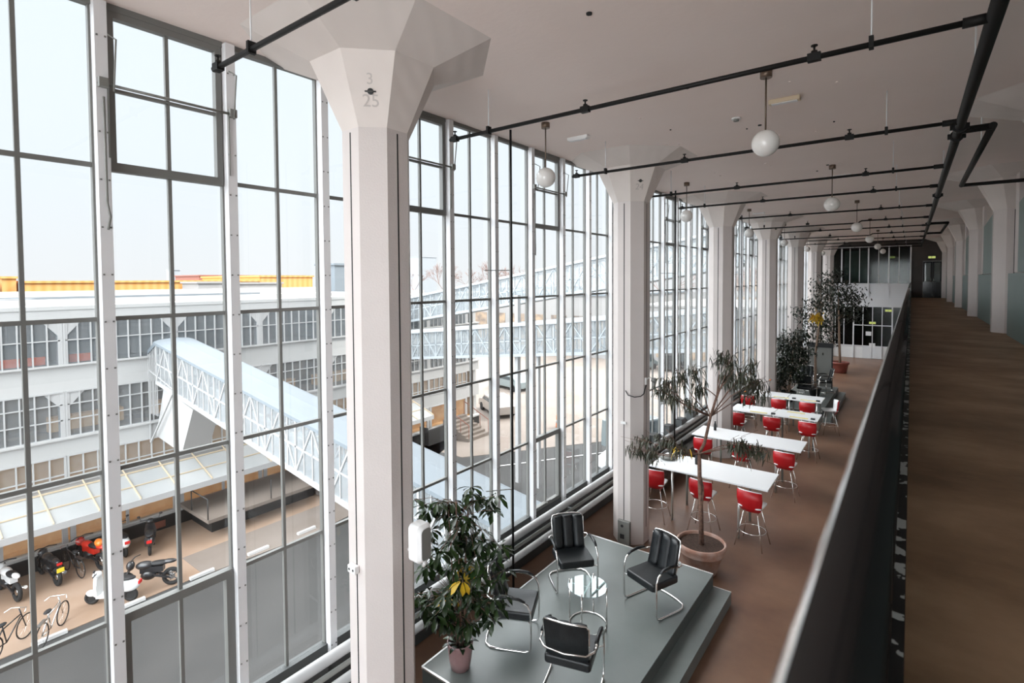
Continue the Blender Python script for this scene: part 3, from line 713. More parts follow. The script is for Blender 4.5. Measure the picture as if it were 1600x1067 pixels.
# ---- tubular armchair (local: faces -Y, origin on floor)
def arc(c, r, a0, a1, n, plane='YZ', x=0):
    return [(x, c[0]+r*math.cos(a0+(a1-a0)*i/n), c[1]+r*math.sin(a0+(a1-a0)*i/n)) for i in range(n+1)]
def make_armchair():
    t = thing('cantilever_armchair', '', 'armchair')
    hw = .295
    R = lambda s: (
        [(s*hw, .16, .60)] + [(s*hw, .10, .625), (s*hw, -.02, .635), (s*hw, -.14, .62), (s*hw, -.22, .575), (s*hw, -.255, .50), (s*hw, -.26, .40), (s*hw, -.26, .2), (s*hw, -.255, .07), (s*hw, -.235, .028), (s*hw, -.18, .014), (s*hw, .05, .014), (s*hw, .16, .014)])
    left = R(-1); right = list(reversed(R(1)))
    rear = [(-hw*.96, .24, .014), (-hw*.78, .305, .014), (-hw*.4, .33, .014), (0, .335, .014), (hw*.4, .33, .014), (hw*.78, .305, .014), (hw*.96, .24, .014)]
    MB().tube(left+rear+right, .0125, 10).build('tubular_frame', M['chrome'], t)
    # back hoops
    s = MB()
    s.tube([(-hw, .16, .60), (-hw*.98, .22, .60), (-.22, .285, .585), (0, .315, .58), (.22, .285, .585), (hw*.98, .22, .60), (hw, .16, .60)], .011, 8)
    s.tube([(-.215, .15, .35), (-.235, .205, .60), (-.242, .25, .84), (-.22, .275, .885), (-.12, .30, .893), (0, .308, .895), (.12, .30, .893), (.22, .275, .885), (.242, .25, .84), (.235, .205, .60), (.215, .15, .35)], .010, 8)
    s.tube([(-hw, -.255, .36), (-.2, -.2, .345), (-.19, .15, .35)], .009, 8); s.tube([(hw, -.255, .36), (.2, -.2, .345), (.19, .15, .35)], .009, 8)
    s.build('back_hoop', M['chrome'], t)
    # seat cushion
    s = MB(); rg = []
    for z, k in ((.355, .97), (.37, 1), (.43, 1), (.445, .985), (.452, .93)):
        rg.append([(x*k, y*k-.03, z) for x, y in rr(.25, .24, .035)])
    s.rings(rg, smooth=False); s.build('seat', M['leather'], t, bevel=.006)
    # padded back, three vertical panels
    s = MB()
    for x0, x1 in ((-.228, -.082), (-.078, .078), (.082, .228)):
        rg = []
        for i in range(9):
            f = i/8; z = .44+f*.44; y = .165+f*.115+.01*math.sin(f*PI)
            yy = lambda x, off: y+off-.55*x*x
            xm = (x0+x1)/2; taper = 1.0 if f < .9 else .96
            a, c2 = x0*taper, x1*taper
            rg.append([(a, yy(a, .012), z), (a, yy(a, -.022), z), ((a*3+c2)/4, yy(xm, -.040), z), ((a+c2)/2, yy(xm, -.045), z), ((a+3*c2)/4, yy(xm, -.040), z), (c2, yy(c2, -.022), z), (c2, yy(c2, .012), z), (xm, yy(xm, .014), z)])
        s.rings(rg, smooth=True)
    bk = s.build('backrest', M['leather'], t)
    s = MB(); rg = []
    for i in range(9):
        f = i/8; z = .36+f*.52; y = .150+f*.132+.01*math.sin(f*PI); w_ = .225+.004*f
        xs = [-w_+2*w_*k/8 for k in range(9)]
        rg.append([(x, y+.014-.55*x*x, z) for x in xs]+[(x, y+.026-.55*x*x, z) for x in reversed(xs)])
    s.rings(rg, smooth=False); s.build('back_cover', M['leather'], bk)
    for sgn in (-1, 1):
        s = MB(); s.tube([(sgn*hw, .12, .632), (sgn*hw, .0, .648), (sgn*hw, -.12, .638), (sgn*hw, -.19, .607)], [.02, .022, .022, .016], 10, flat=.8); s.build('armrest', M['leather'], t)
    return t
a0 = make_armchair()
PT = .36
def face(dx, dy): return math.atan2(dy, dx)+PI/2     # rotation that turns local -Y to (dx,dy)
seats = [(-3.86, 6.50, (.74, -.67), 'black leather tubular armchair closest to the windows behind the glass table'),
         (-2.72, 6.72, (-.37, -.93), 'black leather tubular armchair right of the glass table by the step'),
         (-3.86, 5.10, (.90, .42), 'black leather tubular armchair on the left half hidden by the umbrella plant'),
         (-2.86, 4.80, (-.28, .96), 'black leather tubular armchair in front seen from behind')]
for i, (x, y, d, lab) in enumerate(seats):
    o = a0 if i == 0 else dup(a0, (0, 0, 0)); o.location = (x, y, PT); o.rotation_euler = (0, 0, face(*d)); o['label'] = lab; o['group'] = 'armchairs around the glass table'
for x, y, d, lab in ((-3.02, 21.75, (.1, .99), 'distant black tubular armchair seen from behind under the thin tree'), (-3.38, 22.9, (.9, -.1), 'distant black armchair under the dark leafy tree'), (-2.62, 23.55, (-.95, -.3), 'distant dark blue black armchair beside the thin trunk'), (-3.3, 23.75, (0, -1), 'distant black armchair in front of the pale screen')):
    dup(a0, (x, y, PT), face(*d), lab, 'armchairs on the distant platform')
# glass side table
def glass_table(x, y, z, lab):
    t = thing('side_table', lab, 'table', (x, y, z))
    MB().cyl((0, 0, .49), (0, 0, .503), .25, 36).build('glass_top', M['table_glass'], t)
    s = MB()
    for a in (0.2, 0.2+PI/2, 0.2+PI, 0.2+1.5*PI):
        c, d = math.cos(a), math.sin(a); s.cyl((c*.245, d*.245, .02), (c*.245, d*.245, .52), .011, 8); s.ball((c*.245, d*.245, .52), .013, 8, 6)
    s.torus((0, 0, .012), .235, .010, 'Z'); s.bar((-.24, -.05, .48), (.24, .05, .48), .02, .01).bar((.05, -.24, .48), (-.05, .24, .48), .02, .01)
    s.build('tubular_frame', M['chrome'], t)
glass_table(-3.23, 5.82, PT, 'round glass side table with chrome legs between the armchairs')
glass_table(-2.75, 22.9, PT, 'distant round glass side table on the far platform')
# pale screen with black top on the far platform
t = thing('room_divider', 'pale grey screen standing behind the distant armchairs', 'screen', (-2.88, 24.3, PT))
MB().box(-.40, .40, -.03, .03, .05, 1.62).build('panel', M['greybox'], t); MB().box(-.46, .46, -.06, .06, 1.62, 1.80).box(-.44, -.40, -.04, .04, 0, 1.62).box(.40, .44, -.04, .04, 0, 1.62).build('frame', M['black'], t)

# ================================================================== BAR TABLES
TH = EYE-3.74
def table(x0, x1, y0, y1, lab, legs_x=None):
    t = thing('bar_table', lab, 'table', ((x0+x1)/2, (y0+y1)/2, 0), 0, 'high white tables')
    w = (x1-x0)/2; d = (y1-y0)/2
    MB().box(-w, w, -d, d, TH-.028, TH).build('tabletop', M['white_top'], t, bevel=.003)
    lx = legs_x or (-w+.45, w-.5)
    for x in lx:
        for y in (-d+.06, d-.06): MB().cyl((x, y, 0), (x, y, TH-.028), .022, 12).build('leg', M['greybox'] if y > 0 else M['trim'], t)
    MB().bar((lx[0], 0, TH-.05), (lx[1], 0, TH-.05), .04, .04).bar((lx[0], -d+.06, TH-.05), (lx[0], d-.06, TH-.05), .04, .04).bar((lx[1], -d+.06, TH-.05), (lx[1], d-.06, TH-.05), .04, .04).build('underframe', M['trim'], t)
table(-4.15, -1.96, 10.02, 11.0, 'long white high table nearest the camera')
table(-4.18, -1.84, 12.68, 13.58, 'second long white high table from the camera')
table(-4.10, -3.01, 15.70, 16.55, 'left half of the third white table row', (-.35, .42))
table(-2.99, -1.90, 15.70, 16.55, 'right half of the third white table row', (-.42, .35))
table(-4.10, -3.06, 18.10, 18.98, 'left half of the farthest white table row', (-.35, .42))
table(-3.04, -2.10, 18.10, 18.98, 'right half of the farthest white table row', (-.40, .35))

def make_stool():
    t = thing('bar_stool', '', 'bar stool')           # faces +Y, back to -Y
    s = MB(); rg = []
    # shell back : red outer
    prof = [(-.185, .655, .15), (-.225, .74, .20), (-.24, .88, .218), (-.25, 1.03, .212)]
    def shell(off, zoff, sc):
        out = []
        for (y, z, w) in prof:
            row = []
            for i in range(9):
                u = -1+2*i/8; row.append((u*w*sc, y+off+.07*u*u, z+zoff-.015*u*u))
            out.append(row)
        return out
    A = shell(0, 0, 1); B = shell(.018, 0, .985)
    vs = [p for r in A for p in r]+[p for r in B for p in r]; n = 9; m = 4; fs = []
    for base in (0, n*m):
        for i in range(m-1):
            for k in range(n-1): fs.append((base+i*n+k, base+i*n+k+1, base+(i+1)*n+k+1, base+(i+1)*n+k))
    for i in range(m-1): fs += [(i*n, (i+1)*n, n*m+(i+1)*n, n*m+i*n), (i*n+n-1, n*m+i*n+n-1, n*m+(i+1)*n+n-1, (i+1)*n+n-1)]
    for k in range(n-1): fs += [(k, k+1, n*m+k+1, n*m+k), ((m-1)*n+k, n*m+(m-1)*n+k, n*m+(m-1)*n+k+1, (m-1)*n+k+1)]
    s.add(vs, fs, True); s.build('backrest', M['red'], t)
    s = MB(); B2 = shell(.022, .012, .93)
    vs = [p for r in B2 for p in r]+[(p[0], p[1]+.006, p[2]) for r in B2 for p in r]
    s.add(vs, fs, True)
    rg = []
    for z, k in ((.715, .86), (.725, 1), (.745, 1.02), (.752, .95)): rg.append([(x*k, y*k+.0, z) for x, y in rr(.20, .20, .07)])
    s.rings(rg, smooth=True); s.build('seat', M['white_top'], t)
    for sx_ in (-1, 1):
        for sy in (-1, 1):
            s = MB(); s.tube([(sx_*.10, sy*.09, .71), (sx_*.17, sy*.16, .33), (sx_*.235, sy*.22, 0.0)], .010, 8); s.build('leg', M['chrome'], t)
    MB().torus((0, 0, .27), .225, .008, 'Z', 24, 6).build('footrest', M['chrome'], t)
    MB().bar((-.1, -.09, .705), (.1, .09, .705), .014, .014).bar((-.1, .09, .705), (.1, -.09, .705), .014, .014).build('seat_bracket', M['chrome'], t)
    return t
st0 = make_stool()
rows = [(9.98, [(-4.0, .1), (-3.06, -.05), (-2.20, -.10)], ['half hidden behind the second column', 'in the middle, behind the tree trunk', 'at the right end'], 'nearest table'),
        (12.62, [(-3.86, .1), (-3.0, .0), (-2.12, -.05)], ['by the windows', 'in the middle', 'at the right end'], 'second table'),
        (15.60, [(-3.84, .0), (-2.95, .05), (-2.09, -.04)], ['by the windows', 'in the middle', 'at the right end'], 'third table row'),
        (18.05, [(-4.12, .1), (-3.22, .0), (-2.44, .0)], ['by the windows', 'in the middle', 'at the right end'], 'farthest table row')]
first = True
for y, L, wh, tn in rows:
    for (x, rz), w_ in zip(L, wh):
        o = st0 if first else dup(st0, (0, 0, 0)); first = False
        o.location = (x, y-.0, 0); o.rotation_euler = (0, 0, rz)
        o['label'] = 'red and white bar stool at the %s, %s' % (tn, w_); o['group'] = 'red bar stools'
dup(st0, (-1.93, 18.6, 0), 1.9, 'red bar stool turned sideways at the end of the farthest table row', 'red bar stools')
# black vases and small items on the tables
def vase(x, y, lab, flower):
    t = thing('vase', lab, 'vase', (x, y, TH), 0, 'black vases on the tables')
    MB().lathe([(.0, 0), (.032, 0), (.034, .10), (.028, .15), (.016, .19), (.018, .22), (.0, .22)], n=16).build('vase_body', M['black'], t)
    if flower:
        s = MB(); s.tube([(0, 0, .2), (.02, .0, .32), (.03, .01, .40)], .004, 6); s.build('stem', M['leaf'], t)
        s = MB(); s.ball((.03, .01, .42), .03, 10, 6, (1, 1, .7)); s.build('flower', M['bike_orange'], t)
vase(-3.40, 10.62, 'black vase standing on the nearest table', False)
vase(-3.81, 13.30, 'black vase standing on the second table', False)
vase(-3.87, 16.40, 'black vase with an orange flower on the third table row', True)
vase(-3.66, 18.75, 'black vase with an orange flower on the farthest table row', True)
for i, (x, y, lab) in enumerate(((-3.35, 15.80, 'yellow menu card on the left half of the third table row'), (-2.35, 15.80, 'yellow menu card on the right half of the third table row'), (-3.2, 18.2, 'yellow menu card on the left half of the farthest table row'), (-2.45, 18.2, 'yellow menu card on the right half of the farthest table row'),
                             (-2.5, 16.35, 'yellow menu card at the back edge of the third table row'))):
    tag(MB().box(-.22, .22, -.045, .045, 0, .008).build('menu_card', M['wood_paper'], loc=(x, y, TH)), lab, 'menu card', 'menu cards')
for i, (x, y, lab) in enumerate(((-2.98, 15.82, 'small black holder at the seam of the third table row'), (-2.02, 15.80, 'small black holder at the right corner of the third table row'), (-2.85, 18.22, 'small black holder near the seam of the farthest table row'), (-2.2, 18.22, 'small black holder at the right corner of the farthest table row'))):
    tag(MB().box(-.05, .05, -.04, .04, 0, .035).build('card_holder', M['black'], loc=(x, y, TH), bevel=.004), lab, 'holder', 'black holders on the tables')
t = thing('bag', 'crumpled grey bag at the left end of the nearest table', 'bag', (-4.0, 10.55, TH))
s = MB(); s.ball((0, 0, .05), .16, 14, 8, (1, .7, .32)); s.ball((.1, .12, .04), .1, 12, 8, (1, .8, .4)); s.build('bag_body', M['greybox'], t)
MB().tube([(-.1, 0, .08), (-.05, .05, .16), (.06, .06, .14), (.1, .03, .07)], .008, 6).build('strap', M['black'], t)

# ================================================================== PLANTS
def leaf_strip(mb, base, d, L, W, droop, n=3, fold=.2, shape='lance'):
    """curved leaf from base along d, bending downwards"""
    d = d.normalized(); side = d.cross(Vector((0, 0, 1)))
    if side.length < .05: side = Vector((rnd.uniform(-1, 1), rnd.uniform(-1, 1), 0))
    side.normalize(); side = (Matrix.Rotation(rnd.uniform(-.6, .6), 3, d) @ side)
    p = Vector(base); vs = []; cur = d.copy()
    for i in range(n+1):
        f = i/n
        w = W*(math.sin(PI*min(1, .12+f*.88))**.7 if shape == 'lance' else (math.sin(PI*(f**1.5)*.93+.05)**.8))
        if i == n: w = W*.04
        nrm = side.cross(cur).normalized()
        vs += [p-side*w/2+nrm*fold*w*.5, p.copy(), p+side*w/2+nrm*fold*w*.5]
        cur = (cur+Vector((0, 0, -droop/n))).normalized(); p = p+cur*L/n
    fs = []
    for i in range(n):
        o = i*3; fs += [(o, o+1, o+4, o+3), (o+1, o+2, o+5, o+4)]
    mb.add(vs, fs, True)
def pot(name_par, prof, m, soil_r, soil_z):
    p_ = MB().lathe(prof, n=40).build('pot', m, name_par)
    s = MB(); s.cyl((0, 0, soil_z-.02), (0, 0, soil_z), soil_r, 28); s.build('soil', M['soil'], p_)
def rel(L, c): return [Vector(p)-Vector(c) for p in L]

# umbrella plant on the platform
C = (-4.03, 4.30, PT)
t = thing('umbrella_plant', 'bushy umbrella plant in a pink pot on the platform corner', 'plant', C)
pot(t, [(0, 0), (.105, 0), (.125, .10), (.145, .27), (.15, .30), (.14, .31), (.132, .29), (.125, .24)], M['pinkpot'], .128, .25)
cl = [(-4.2, 4.3, 2.27), (-3.98, 4.5, 2.28), (-3.74, 4.5, 2.20), (-4.34, 4.1, 2.15), (-4.2, 4.3, 2.05), (-3.85, 4.3, 2.08), (-4.21, 4.2, 1.84), (-4.0, 4.4, 1.75), (-3.79, 4.5, 1.78), (-3.66, 4.6, 1.64), (-4.32, 4.1, 1.55), (-4.11, 4.3, 1.45), (-3.81, 4.4, 1.44), (-4.38, 4.1, 1.18), (-4.12, 4.2, 1.18), (-3.91, 4.4, 1.18), (-3.71, 4.5, 1.25), (-4.22, 4.2, .98), (-4.02, 4.3, .9), (-3.74, 4.4, 1.08), (-4.1, 4.6, 1.7), (-4.2, 4.55, 1.3), (-4.0, 4.1, 1.35), (-4.0, 4.05, 1.9), (-4.1, 4.0, 1.05)]
s = MB(); stems = []
for a in range(5):
    an = a*1.3; top = Vector((.12*math.cos(an), .12*math.sin(an), 1.75+.05*a))
    pts = [Vector((.03*math.cos(an), .03*math.sin(an), .2)), Vector((.07*math.cos(an+.4), .07*math.sin(an+.4), .8)), top]
    s.tube(pts, [.011, .009, .006], 8); stems += pts
fol = MB(); yel = MB()
for ci, c in enumerate(rel(cl, C)):
    for q in range(5):
        c2 = c+Vector((rnd.gauss(0, .09), rnd.gauss(0, .09), rnd.gauss(0, .08)))
        if c2.x < -.55: c2.x = -.55
        st = min(stems, key=lambda v: (v-c2).length)
        s.tube([st*.5+Vector((0, 0, st.z*.5)) if q else st, (st+c2)/2+Vector((0, 0, .04)), c2], .0028, 5)
        nl = rnd.randint(6, 8); ax = (c2-Vector((0, 0, c2.z-.2))).normalized()
        for k in range(nl):
            an = 2*PI*k/nl+rnd.uniform(-.2, .2)
            d = Vector((math.cos(an), math.sin(an), rnd.uniform(-.35, .25)))
            tgt = yel if (ci in (11, 14, 22) and q == 0) else fol
            leaf_strip(tgt, c2+d*.025, d, rnd.uniform(.12, .18), rnd.uniform(.052, .07), rnd.uniform(.5, 1.6), 3, .25, 'obo')
s.build('stem', M['bark'], t); o = fol.build('foliage', M['leaf'], t, fix=False)
o = yel.build('yellow_leaves', M['yellow'], t, fix=False); o['label'] = 'yellowing leaves'
s = MB()
for k in range(9):
    an = k*.7; leaf_strip(s, (.03*math.cos(an), .03*math.sin(an), .26), Vector((math.cos(an), math.sin(an), 1.2)), .2, .06, 1.3, 4, .2, 'obo')
s.build('basal_leaves', M['leaf'], t, fix=False)

# tall long-leaved tree in the big terracotta pot
C = (-2.67, 8.60, 0)
t = thing('potted_tree', 'tall airy tree with narrow drooping leaves in the big terracotta pot', 'tree', C)
pot(t, [(0, 0), (.235, 0), (.255, .06), (.29, .20), (.298, .205), (.31, .30), (.345, .31), (.352, .33), (.37, .40), (.385, .42), (.39, .47), (.375, .485), (.355, .475), (.35, .42)], M['terracotta'], .352, .43)
trunk = [(-2.67, 8.60, .4), (-2.68, 8.60, 1.0), (-2.71, 8.62, 1.54), (-2.73, 8.66, 1.95)]
br = MB(); br.tube(rel(trunk, C), [.042, .035, .032, .03], 10)
br.tube([Vector((.03*math.cos(i*.9), .03*math.sin(i*.9), .4+i*.12)) + Vector((-.02*i/10, .04*i/12, 0)) for i in range(12)], .018, 8)
main = [(-2.73, 8.66, 1.9), (-2.66, 8.7, 2.07), (-2.58, 8.75, 2.51), (-2.50, 8.8, 2.84), (-2.42, 8.85, 3.06), (-2.36, 8.9, 3.3)]
br.tube(rel(main, C), [.028, .026, .022, .018, .012, .006], 8)
cl = [(-3.73, 8.5, 2.02), (-3.85, 8.5, 1.82), (-3.60, 8.5, 1.78), (-3.39, 8.8, 3.04), (-3.1, 8.6, 3.24), (-2.93, 8.9, 3.28), (-3.35, 8.4, 2.95), (-3.18, 8.4, 2.86), (-2.48, 9.0, 3.54), (-2.33, 9.0, 3.44), (-2.18, 8.6, 3.35), (-2.4, 9.1, 3.15), (-1.98, 8.9, 3.45), (-1.97, 8.5, 3.32), (-1.87, 8.8, 3.18), (-1.80, 8.8, 3.03), (-2.79, 8.8, 2.95), (-1.98, 8.4, 2.27), (-1.84, 8.6, 2.2), (-1.72, 8.5, 2.16), (-2.0, 8.6, 2.15), (-3.06, 8.5, 1.98), (-3.31, 8.6, 2.09), (-2.95, 8.7, 2.75)]
hub = {'L': (-2.73, 8.62, 1.9), 'U': (-2.58, 8.75, 2.51), 'T': (-2.50, 8.8, 2.84)}
fol = MB(); yel = MB()
for ci, c in enumerate(cl):
    h = hub['L'] if c[2] < 2.4 else (hub['U'] if (c[0] < -2.8 or c[0] > -2.2) else hub['T'])
    a, e = rel([h, c], C); mid = (a+e)/2+Vector((rnd.uniform(-.05, .05), rnd.uniform(-.1, .1), -.05 if c[0] < -2.8 else .06))
    br.tube([a, mid, e], [.010, .007, .004], 6)
    for k in range(56):
        f = rnd.random()**.6; p = mid.lerp(e, .35+.65*f)+Vector((rnd.gauss(0, .055), rnd.gauss(0, .07), rnd.gauss(0, .045)))
        d = Vector((rnd.uniform(-1, 1), rnd.uniform(-1, 1), rnd.uniform(-.9, .35)))
        (yel if ci == 21 and k < 10 else fol)
        leaf_strip(yel if (ci == 21 and k < 9) else fol, p, d, rnd.uniform(.12, .20), rnd.uniform(.016, .025), rnd.uniform(1.5, 3.2), 4, .15)
    for k in range(5):
        p = e+Vector((rnd.gauss(0, .12), rnd.gauss(0, .12), rnd.gauss(0, .08))); br.tube([mid.lerp(e, .5), (mid+p)/2+Vector((0, 0, .02)), p], .0022, 4)
br.build('trunk', M['bark'], t); fol.build('foliage', M['leaf2'], t, fix=False); yel.build('yellow_leaves', M['yellow'], t, fix=False)['label'] = 'yellowing leaves'

def leafy_tree(C, label, potargs, trunk, tr, clumps, nl, spread, leafL, lm, bark='palebark', yellow=None):
    t = thing('potted_tree', label, 'tree', C)
    if potargs: pot(t, *potargs)
    br = MB()
    T = rel(trunk, C); br.tube(T, tr, 8)
    fol = MB(); yel = MB()
    for c in clumps:
        e = Vector(c)-Vector(C); a = min(T, key=lambda v: (v-e).length+max(0, v.z-e.z)*1.0)
        br.tube([a, (a+e)/2+Vector((0, 0, .08)), e], [.012, .008, .004], 5)
        yy = yellow and (Vector(c)-Vector(yellow)).length < .05
        sp_ = .11 if yy else spread
        for k in range(nl if not yy else 170):
            p = e+Vector((rnd.gauss(0, sp_), rnd.gauss(0, sp_), rnd.gauss(0, sp_*.8)))
            d = Vector((rnd.uniform(-1, 1), rnd.uniform(-1, 1), rnd.uniform(-.8, .4)))
            leaf_strip(yel if yy else fol, p, d, rnd.uniform(.7, 1.1)*leafL, leafL*.42, rnd.uniform(.4, 1.5), 2, .2)
    br.build('trunk', M[bark], t); fol.build('foliage', M[lm], t, fix=False)
    if yellow: yel.build('yellow_leaves', M['yellow'], t, fix=False)['label'] = 'cluster of yellow and orange leaves'
    return t
bigpot = lambda r, h: [(0, 0), (r*.7, 0), (r*.78, h*.3), (r*.9, h*.78), (r, h*.82), (r*1.02, h), (r*.94, h), (r*.92, h*.86)]
leafy_tree((-3.45, 20.95, PT), 'dense dark leafy fig tree by the windows on the distant platform', (bigpot(.25, .36), M['black'], .22, .3), [(-3.45, 20.95, .6), (-3.42, 21.1, 1.2), (-3.4, 21.5, 2.3)], [.04, .035, .02],
    [(-3.71, 21.5, 2.45), (-3.29, 21.5, 2.6), (-3.08, 21.9, 2.65), (-3.67, 21.3, 1.95), (-3.28, 21.5, 2.0), (-3.12, 21.9, 2.0), (-3.52, 21.3, 1.5), (-3.67, 21.1, 1.2), (-3.45, 21.5, 2.25), (-3.5, 21.2, 1.75), (-3.2, 21.3, 1.6), (-3.8, 21.4, 1.6), (-3.75, 21.7, 2.2), (-3.35, 21.1, 1.3), (-3.8, 21.0, .95)], 210, .19, .12, 'leaf3')
leafy_tree((-2.82, 22.45, PT), 'slender pale trunk tree with a yellow leaf cluster on the distant platform', (bigpot(.22, .30), M['black'], .19, .26), [(-2.82, 22.45, .5), (-2.81, 22.5, 1.2), (-2.82, 22.5, 1.76), (-2.80, 22.5, 2.12), (-2.74, 22.5, 2.7), (-2.69, 22.5, 3.2), (-2.65, 22.5, 3.7)], [.045, .042, .04, .035, .03, .025, .012],
    [(-3.03, 22.5, 3.75), (-3.32, 22.5, 3.5), (-2.70, 22.5, 3.9), (-2.76, 22.2, 3.33), (-2.72, 22.9, 4.45), (-2.52, 22.9, 4.14), (-2.40, 22.9, 3.7), (-3.15, 22.6, 3.3), (-2.95, 22.7, 3.0), (-2.55, 22.6, 3.1)], 90, .17, .13, 'leaf3', 'palebark', (-2.76, 22.2, 3.33))
leafy_tree((-2.80, 31.0, 0), 'tall spreading tree in a red clay pot near the far wall', (bigpot(.40, .55), M['redpot'], .36, .48), [(-2.80, 31, .4), (-2.83, 31, 1.2), (-2.85, 31, 1.9), (-2.87, 31, 2.7), (-2.9, 31, 3.3), (-2.9, 30.9, 4.2)], [.06, .055, .05, .045, .035, .02],
    [(-3.1, 30.6, 4.3), (-3.36, 30.3, 4.6), (-2.75, 31, 4.0), (-2.5, 31, 3.66), (-2.23, 31, 3.52), (-2.9, 31, 3.4), (-2.35, 31, 2.9), (-3.17, 31, 2.6), (-3.3, 31, 1.6), (-3.3, 30.8, 3.9), (-3.5, 30.6, 3.3), (-2.6, 31.2, 4.3), (-2.2, 31.2, 3.9), (-3.4, 31, 2.1), (-2.5, 31, 3.1), (-3.1, 30.7, 4.9)], 120, .25, .17, 'leaf3')

# ================================================================== OUTSIDE
def Z(z): return z+EYE
struct(MB().box(-260, -5.35, -160, 420, GROUND-.5, GROUND-.02).build('ground', M['asphalt']), 'grey asphalt yard')
struct(MB().box(-25.2, -21.75, -14, 15.5, GROUND-.1, GROUND).box(-21.75, -19.95, -14, 8.0, GROUND-.1, GROUND).build('ground', M['paving']), 'tan paving strip where the motorbikes stand')
struct(MB().poly([(-21.75, 8.0), (-19.85, 8.0), (-19.5, 12), (-19.9, 15.5), (-25.2, 15.5), (-25.2, 22.5), (-20.9, 22.6), (-16.2, 29.4), (-5.36, 45.2), (-5.36, 110), (-110, 110), (-110, 29), (-25.0, 29), (-25.0, 15.6), (-21.75, 15.5)], 'XY', GROUND-.08, GROUND+.004).build('ground', M['pale_sun_paving']), 'pale concrete yard, sunlit wedge and shadow edge put into its outline')  # sunlit wedge painted as paler ground; diagonal edge follows the building's shadow

# ---- dispatch building opposite
FX = -25.0
db = thing('dispatch_building', 'long white three storey glazed building across the yard', 'building', (FX, 8, GROUND))
def L3(m): return m
o0 = Vector((FX, 8, GROUND))
def bbuild(s, name, m, par=db, **k):
    s.v = [tuple(Vector(v)-o0) for v in s.v] if par == db else s.v
    return s.build(name, m, par, **k)
Y0, Y1 = -9.37, 28.9
s = MB()
s.box(FX-.25, FX, Y0, Y1, Z(-4.05), Z(-3.05)).box(FX-.25, FX+.0, Y0, Y1, Z(-6.45), Z(-5.78)).box(FX-.25, FX+.05, Y0, Y1, Z(-1.38), Z(-1.0))
s.box(FX-.25, FX, Y0, Y1, Z(-8.3), Z(-7.5)).box(FX-34, FX-.26, Y1-.3, Y1, GROUND, Z(-1.0)).box(FX-.25, FX+.12, Y0, Y1, Z(-3.09), Z(-3.02)).box(FX-.25, FX+.10, Y0, Y1, Z(-5.82), Z(-5.75)).box(FX-.25, FX+.1, Y0, Y1, Z(-9.82), Z(-9.72))
bbuild(s, 'wall', M['ext_white'])
s = MB().box(FX-.2, FX+.02, Y0, Y1, GROUND, Z(-9.82)); bbuild(s, 'plinth', M['black_ext'])
s = MB().box(FX-36, FX+.02, Y0, Y1, Z(-1.02), Z(-.98)); bbuild(s, 'roof', M['roofing'])
s = MB().box(FX-.35, FX+.08, Y0, Y1, Z(-1.0), Z(-.86)).box(FX-6, FX-5.6, Y0, Y1, Z(-1), Z(-.75)).box(FX-20, FX-19.5, Y0, Y1, Z(-1), Z(-.55)); bbuild(s, 'parapet', M['ext_white'])
s = MB().box(FX-14, FX-13.8, 1, 20, Z(-.98), Z(-.80)).box(FX-14, FX-12, 1, 7, Z(-.98), Z(-.85)); bbuild(s, 'roof_light', M['grey_roof'])
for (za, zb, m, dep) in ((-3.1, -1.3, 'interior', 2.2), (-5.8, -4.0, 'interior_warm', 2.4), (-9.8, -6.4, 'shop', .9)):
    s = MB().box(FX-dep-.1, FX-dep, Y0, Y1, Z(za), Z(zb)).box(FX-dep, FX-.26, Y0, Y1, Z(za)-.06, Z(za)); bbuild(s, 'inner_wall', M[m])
ycols = [5.43+3.7*k for k in range(-4, 7)]
for yc in ycols:
    for z0, z1 in ((-3.05, -1.38), (-5.75, -4.05)):
        s = MB()
        s.box(FX-.3, FX+.02, yc-.14, yc+.14, Z(z0), Z(z1))
        s.poly([(yc-.15, Z(z1-.55)), (yc+.15, Z(z1-.55)), (yc+.62, Z(z1)), (yc-.62, Z(z1))], 'YZ', FX-.28, FX+.0)
        bbuild(s, 'column', M['ext_white2'])
def facade_window(y0, y1, z0, z1, nv, hs, m='opp_glass', w=.02):
    s = MB()
    for i in range(nv+1):
        y = y0+(y1-y0)*i/nv; ww = w*1.7 if i in (0, nv) else w
        s.box(FX-.06, FX+.03, y-ww, y+ww, z0, z1)
    for f in hs: s.box(FX-.05, FX+.02, y0, y1, z0+(z1-z0)*f-w, z0+(z1-z0)*f+w)
    s.box(FX-.06, FX+.04, y0, y1, z0-.03, z0+.03).box(FX-.06, FX+.04, y0, y1, z1-.03, z1+.03)
    f = bbuild(s, 'window', M['ext_white2'])
    g = MB().box(FX-.035, FX-.03, y0, y1, z0, z1); g.v = [tuple(Vector(v)-o0) for v in g.v]; g.build('pane', M[m], f)
for a, b2 in zip(ycols[:-1], ycols[1:]):
    facade_window(a+.04, b2-.04, Z(-3.05), Z(-1.38), 9, (.55,))
    facade_window(a+.04, b2-.04, Z(-5.75), Z(-4.05), 9, (.38, .72))
    facade_window(a+.04, b2-.04, Z(-7.5), Z(-6.45), 8, (.35,))
    facade_window(a+.12, b2-.12, Z(-9.72), Z(-8.3), 2, (), 'shop_glass', w=.05)
# orange boards and dark line inside the upper floor at the left
for y0, y1 in ((1.5, 3.6), (3.7, 4.3), (4.45, 5.0), (5.7, 6.35)):
    s = MB().box(FX-.5, FX-.4, y0, y1, Z(-3.02), Z(-2.72)); bbuild(s, 'orange_board', M['orange_sheet'])
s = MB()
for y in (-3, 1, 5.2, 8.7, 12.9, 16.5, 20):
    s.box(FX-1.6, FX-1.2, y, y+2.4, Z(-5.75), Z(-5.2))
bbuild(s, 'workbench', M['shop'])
s = MB().box(FX-.12, FX+.05, 10.9, 11.8, GROUND+.17, GROUND+.42)
